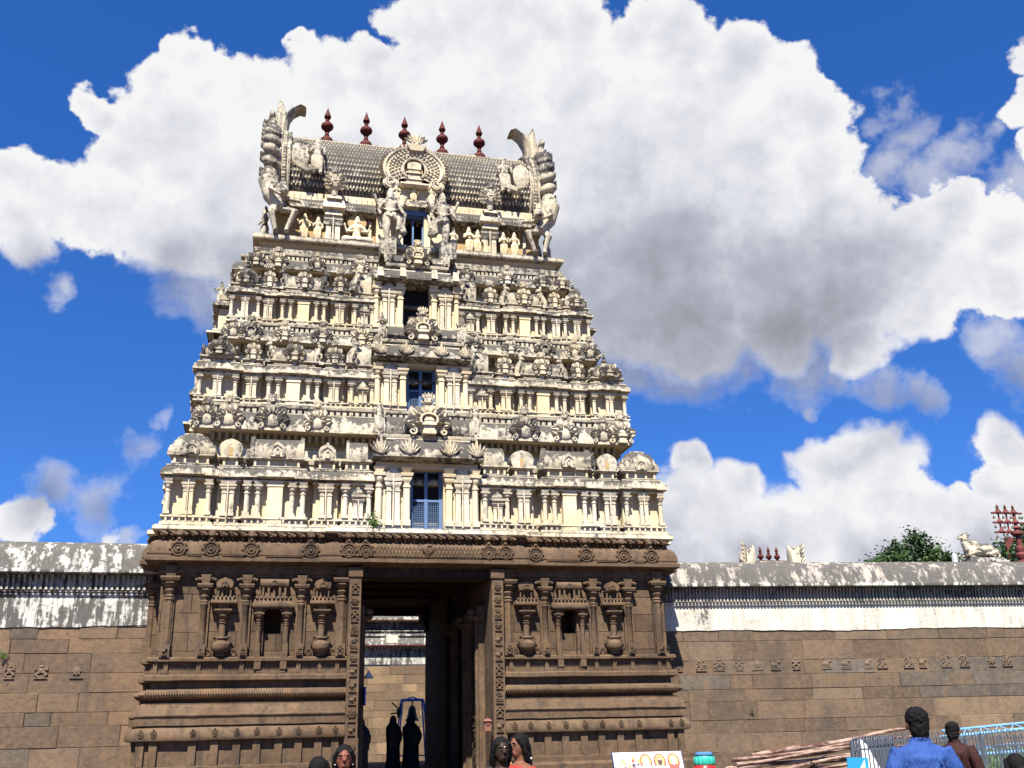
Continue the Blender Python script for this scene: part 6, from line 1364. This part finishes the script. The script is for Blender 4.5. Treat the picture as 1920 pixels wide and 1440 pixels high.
# ------------------------------------------------------------------ foreground furniture
def sign():
    root = tag(empty('portrait_sign', (4.40, 12.0, 0), -0.06), 'white board with three oval portraits and a deity picture standing before the plinth', 'sign')
    Ti = Matrix.Rotation(-0.45, 4, 'X'); W_ = 0.42; z1 = 1.34
    def q(b): b.T = Matrix.Translation((0, 0, z1)) @ Ti; return b
    b = q(MB()); b.box(-W_, 0, -0.60, W_, 0.02, 0); put(b.mesh('panel', M['white']), 'panel', root)
    b = q(MB()); b.box(-W_-0.012, -0.004, -0.612, -W_, 0.03, 0.01); b.box(W_, -0.004, -0.612, W_+0.012, 0.03, 0.01); b.box(-W_, 0.02, -0.612, W_, 0.03, 0.01); b.T = None
    for sx in (-1, 1): b.tube([(sx*0.38, 0.02, z1-0.02), (sx*0.38, 0.35, 0)], 0.015, 6); b.tube([(sx*0.38, -0.22, 0.80), (sx*0.38, -0.25, 0)], 0.015, 6); b.tube([(sx*0.38, -0.22, 0.80), (sx*0.38, 0.06, 1.2)], 0.015, 6)
    put(b.mesh('frame', plain('dark_blue_steel', (0.04,0.05,0.12), 0.5)), 'frame', root)
    yel = plain('print_yellow', (0.80,0.48,0.10), 0.6, 0.1); redp = plain('print_red', (0.62,0.07,0.05), 0.6, 0.1); fl = plain('print_flesh', (0.55,0.30,0.22), 0.6); gr = plain('print_grey', (0.35,0.33,0.38), 0.6); dk = plain('print_dark', (0.06,0.03,0.03), 0.6); pu = plain('print_violet', (0.28,0.20,0.45), 0.6); bl = plain('print_sky', (0.45,0.60,0.75), 0.6)
    mats = [yel, redp, fl, gr, dk, pu, bl, M['white']]
    def disc(b, x, z, rx, rz, y, m, a0=0, a1=2*PI):
        n = 20; b.mat = m; b.add([(x, y, z)]+[(x+rx*math.cos(a0+(a1-a0)*i/n), y, z+rz*math.sin(a0+(a1-a0)*i/n)) for i in range(n+1)], [(0, i+1, i+2) for i in range(n)])
    for x, beard, robe, bd in ((-0.03, 7, 7, 3), (0.14, 4, 2, 4), (0.31, 3, 1, 7)):
        b = q(MB()); disc(b, x, -0.125, 0.078, 0.105, -0.002, 1); disc(b, x, -0.112, 0.055, 0.072, -0.003, 0)
        disc(b, x, -0.225, 0.066, 0.085, -0.004, robe, 0.25, PI-0.25); disc(b, x, -0.105, 0.034, 0.046, -0.005, bd if bd != 7 else 3); disc(b, x, -0.100, 0.024, 0.030, -0.006, 2); disc(b, x, -0.135, 0.026, 0.034, -0.007, beard)
        put(b.mesh('oval_portrait', mats), 'oval_portrait', root)
    b = q(MB()); r = random.Random(4)
    for cx, hh in ((-0.32, 0.20), (-0.24, 0.13), (-0.17, 0.23), (-0.12, 0.19)):
        for k in range(14): disc(b, cx+r.uniform(-0.03, 0.03), -0.30+r.uniform(0.0, hh), r.uniform(0.008, 0.022), r.uniform(0.012, 0.03), -0.003-0.0004*k-0.0002*cx, r.choice((0, 1, 1, 5, 6, 2, 4)))
        disc(b, cx, -0.30+hh, 0.018, 0.030, -0.009, 0)
    put(b.mesh('deity_picture', mats), 'deity_picture', root)
sign()
def pedestal():
    root = tag(empty('lotus_pedestal', (8.55, 20, 0)), 'round painted pedestal with green lotus petals, blue rim and red drum', 'pedestal')
    b = MB(); b.lathe(0,0,0,[(0.30,0),(0.30,0.15),(0.24,0.2),(0.22,0.6),(0.24,0.85),(0.19,0.93),(0.18,0.94)],24); put(b.mesh('drum', plain('red_gloss_paint',(0.50,0.02,0.02),0.35,0.1)), 'drum', root)
    b = MB(); b.lathe(0,0,0.93,[(0.17,0),(0.20,0.02),(0.205,0.10),(0.17,0.17)],24)
    for i in range(14): a = i*2*PI/14; b.T = Matrix.Rotation(a, 4, 'Z'); b.ell((0,-0.198,1.00),(0.040,0.02,0.085),10,7)
    put(b.mesh('lotus_petals', plain('green_gloss_paint',(0.03,0.33,0.24),0.35,0.25,16)), 'lotus_petals', root)
    b = MB(); b.lathe(0,0,1.10,[(0.165,0),(0.185,0.015),(0.185,0.045),(0.13,0.07),(0.01,0.075)],24); put(b.mesh('rim', plain('blue_gloss_paint',(0.06,0.16,0.32),0.3,0.15)), 'rim', root)
pedestal()
def poles():
    t = NT('peeling_bark', 0.85); n = t.noise(3, 7, 0.7, st=(0.5,2,2)); t.color(t.mix(t.ramp(n, 0.40, 0.62), (0.075,0.032,0.022), (0.34,0.24,0.18))).bump(t.noise(20,4),0.01,0.6); mat = t.m
    r = random.Random(11); od = ['topmost', 'second', 'third', 'fourth', 'fifth', 'sixth', 'seventh', 'eighth', 'ninth', 'tenth', 'eleventh', 'twelfth']
    for k in range(12):
        x0 = 10.85+(0.9 if k else 2.2)*r.random(); zl = (0.93, 0.84, 0.78, 0.68, 0.62, 0.54, 0.46, 0.38, 0.30, 0.22, 0.14, 0.07)[k]; x1 = 16.2+r.uniform(-0.8, 1.2); rise = 0.60 if k == 0 else 0.50+r.uniform(-0.05, 0.06)
        rad = r.uniform(0.035, 0.062); y = 24.7-(k % 3)*0.13; b = MB(); pts = []; rr = []
        for i in range(13): u = i/12; pts.append((x0+(x1-x0)*u, y+0.05*math.sin(u*5+k), zl+rise*u+0.028*math.sin(u*9+k*1.7))); rr.append(rad*(1.15-0.45*u)*(1+0.10*math.sin(i*2.2+k)))
        b.tube(pts, rr, 8); b.tube([pts[5], (pts[5][0]+0.2, y-0.05, pts[5][2]+0.10)], [0.02, 0.008], 5)
        lab = 'topmost rough timber pole of the heap against the right wall' if k == 0 else '%s timber pole counted down from the top of the heap by the wall' % od[k] if k < 11 else 'lowest timber pole of the heap, lying near the ground'
        tag(b.build('timber_pole', mat), lab, 'pole', 'rough timber poles heaped beside the wall')
    b = MB()
    for x in (11.6, 13.6, 15.6): b.tube([(x, 24.9, 0), (x, 24.9, 0.55+0.1*(x-11))], 0.07, 8); b.tube([(x, 23.9, 0), (x, 23.9, 0.35+0.1*(x-11))], 0.07, 8); b.tube([(x, 23.8, 0.02), (x, 25, 0.02)], 0.05, 8)
    b.tube([(11.5, 24.95, 0.5), (15.7, 24.95, 0.95)], 0.05, 8)
    tag(b.build('trestle', mat), 'rough timber trestle propping up the heap of poles', 'trestle')
poles()
def railing(label, x0, y0, x1, y1, h, step, mat):
    a, c = Vector((x0, y0)), Vector((x1, y1)); L = (c-a).length; ang = math.atan2((c-a).y, (c-a).x); root = tag(empty('hooped_railing', (x0, y0, 0), ang), label, 'railing', 'hooped railings')
    n = int(L/step); b = MB(); r = step*0.25
    b.tube([(0,0,0),(0,0,h-r)], 0.008, 6)
    hoop = [(0,0,0.12),(0,0,h-r)]+[(r-r*math.cos(PI*i/6), 0, h-r+r*math.sin(PI*i/6)) for i in range(1, 7)]+[(2*r,0,0.12)]
    b = MB(); b.tube(hoop, 0.0115, 6); me = b.mesh('hoop', mat)
    for i in range(min(n, 100)): put(me, 'hoop', root, (i*step, 0, 0))
    for z in (0.14, h-0.17): b = MB(); b.box(0, -0.012, z-0.014, n*step, 0.012, z+0.014); put(b.mesh('rail', mat), 'rail', root)
    for i in range(int(L/2.2)+1): b = MB(); b.box(-0.02, -0.02, 0, 0.02, 0.02, h-0.05); put(b.mesh('post', mat), 'post', root, (min(i*2.2, n*step-0.1)-0.03, 0.0, 0))
g1 = plain('grey_blue_enamel', (0.07,0.08,0.095), 0.4, 0.3, 10)
railing('front hooped steel railing running right from the blue white panel', 9.52, 16.0, 14.2, 16.0, 1.385, 0.14, g1)
railing('hooped railing of the far side of the fenced lawn, under the blue trusses', 13.2, 20.5, 20.5, 20.5, 1.44, 0.15, g1)
railing('left side hooped railing running back towards the timber poles', 9.52, 16.0, 13.2, 20.5, 1.40, 0.34, g1)
b = MB(); b.add([(10.5,16.6,0),(30,16.6,0),(30,25,0),(17.0,25,0),(10.7,17,0.30),(30,17,0.42),(30,24.6,1.10),(16.9,24.6,0.85)], [(0,1,5,4),(4,5,6,7),(1,2,6,5),(0,4,7,3),(3,7,6,2)])
t = NT('lawn_soil', 0.95); t.color(t.mix(t.noise(5, 6), (0.05,0.09,0.025), (0.12,0.16,0.06))).bump(t.noise(30, 4), 0.03, 0.8); tag(b.build('raised_lawn', t.m), kind='structure')
b = MB(); r = random.Random(6)
for i in range(9000):
    x = r.uniform(11, 24); y = r.uniform(17, 24.4)
    if x < 10.9+(y-17)*0.82: continue
    z = 0.30+(y-17)/7.6*(0.42+(x-12)*0.018)+(x-11)*0.005; a = r.uniform(0, PI); h = r.uniform(0.10, 0.24); w = 0.02; dx, dy = math.cos(a)*w, math.sin(a)*w; l = r.uniform(-0.06, 0.06)
    b.add([(x-dx,y-dy,z-0.02),(x+dx,y+dy,z-0.02),(x+l,y+l,z+h)], [(0,1,2)])
tag(b.build('grass', M['weed']), 'rough green grass on the fenced lawn', 'grass', kind='stuff')
def truss(label, pts, y, dep):
    m = plain('sky_blue_enamel', (0.14,0.29,0.46), 0.45, 0.25); root = tag(empty('steel_truss', (pts[0][0], y, 0)), label, 'truss', 'blue steel trusses lying on the lawn'); x0 = pts[0][0]
    (xa, za), (xb, zb) = pts; L = xb-xa
    for oy, oz in ((0,0),(0.3,0),(0.15,dep)):
        b = MB(); b.tube([(0,oy,za+oz),(L,oy,zb+oz)], 0.030, 7); put(b.mesh('chord', m), 'chord', root)
    n = int(L/0.42)
    for i in range(n):
        u0, u1 = i/n, (i+1)/n; z0, z1 = za+(zb-za)*u0, za+(zb-za)*u1
        b = MB(); b.tube([(L*u0,0,z0),(L*(u0+u1)/2,0.15,(z0+z1)/2+dep),(L*u1,0,z1)], 0.014, 5); put(b.mesh('brace', m), 'brace', root)
    b = MB()
    for u in (0.1, 0.9): b.tube([(L*u,0.15,za+(zb-za)*u),(L*u,0.15,0.3)], 0.03, 6)
    put(b.mesh('stand', m), 'stand', root)
truss('upper sky blue lattice truss rising to the right behind the railings', ((16.0,1.30),(21.0,1.60)), 22.6, 0.14)
truss('lower sky blue lattice truss nearly level behind the railings', ((15.8,0.90),(21.0,1.06)), 21.6, 0.16)
b = MB(); b.tube([(17.35,21.3,1.62),(18.1,21.2,0.55)], 0.05, 8); b.tube([(17.45,21.4,1.62),(18.2,21.3,0.55)], 0.05, 8)
for i in range(5): u = i/4; b.tube([(17.35+0.75*u,21.3,1.62-1.07*u),(17.45+0.75*u,21.4,1.62-1.07*u)], 0.02, 5)
tag(b.build('steel_prop', M['bright_blue']), 'slanting twin tube blue prop leaning across the trusses', 'prop')
def sacks():
    b = MB(); pts = [(0.02,0,0.0),(0.0,0,0.5),(-0.06,0,1.0),(-0.12,0,1.34)]; b.tube(pts, [0.34,0.30,0.20,0.12], 18, flat=0.7)
    r = random.Random(3)
    for i in range(9): a = i*0.7; b.tube([(0.26*math.cos(a),-0.22,0.1),(0.17*math.cos(a),-0.18,0.8),(-0.1+0.08*math.cos(a),-0.1,1.30)],[0.05,0.04,0.02],6)
    me = remesh(b, 'draped_sheet', M['white'], 0.025, 3); tag(put(me, 'draped_sheet', None, (10.20, 16.8, 0)), 'white sheet draped in folds behind the left end of the railing', 'sheet')
sacks()
def panel():
    root = tag(empty('painted_panel', (9.32, 15.7, 0), -0.1), 'small blue and white painted panel leaning at the railing corner', 'panel')
    b = MB(); b.T = Matrix.Rotation(0.05, 4, 'Y'); b.box(-0.16, 0, 0.2, 0.20, 0.02, 1.10); put(b.mesh('board', plain('turquoise_print',(0.02,0.22,0.42),0.5,0.3,3)), 'board', root)
    b = MB(); n = 16; vs = [(0.19, -0.004, 0.45)]+[(0.19-0.28*math.sin(i/n*PI/2)**1.5, -0.004, 1.07-0.6*(i/n)**1.3) for i in range(n+1)]; b.add(vs, [(0, i+2, i+1) for i in range(n)]); put(b.mesh('white_sweep', M['white']), 'white_sweep', root)
panel()
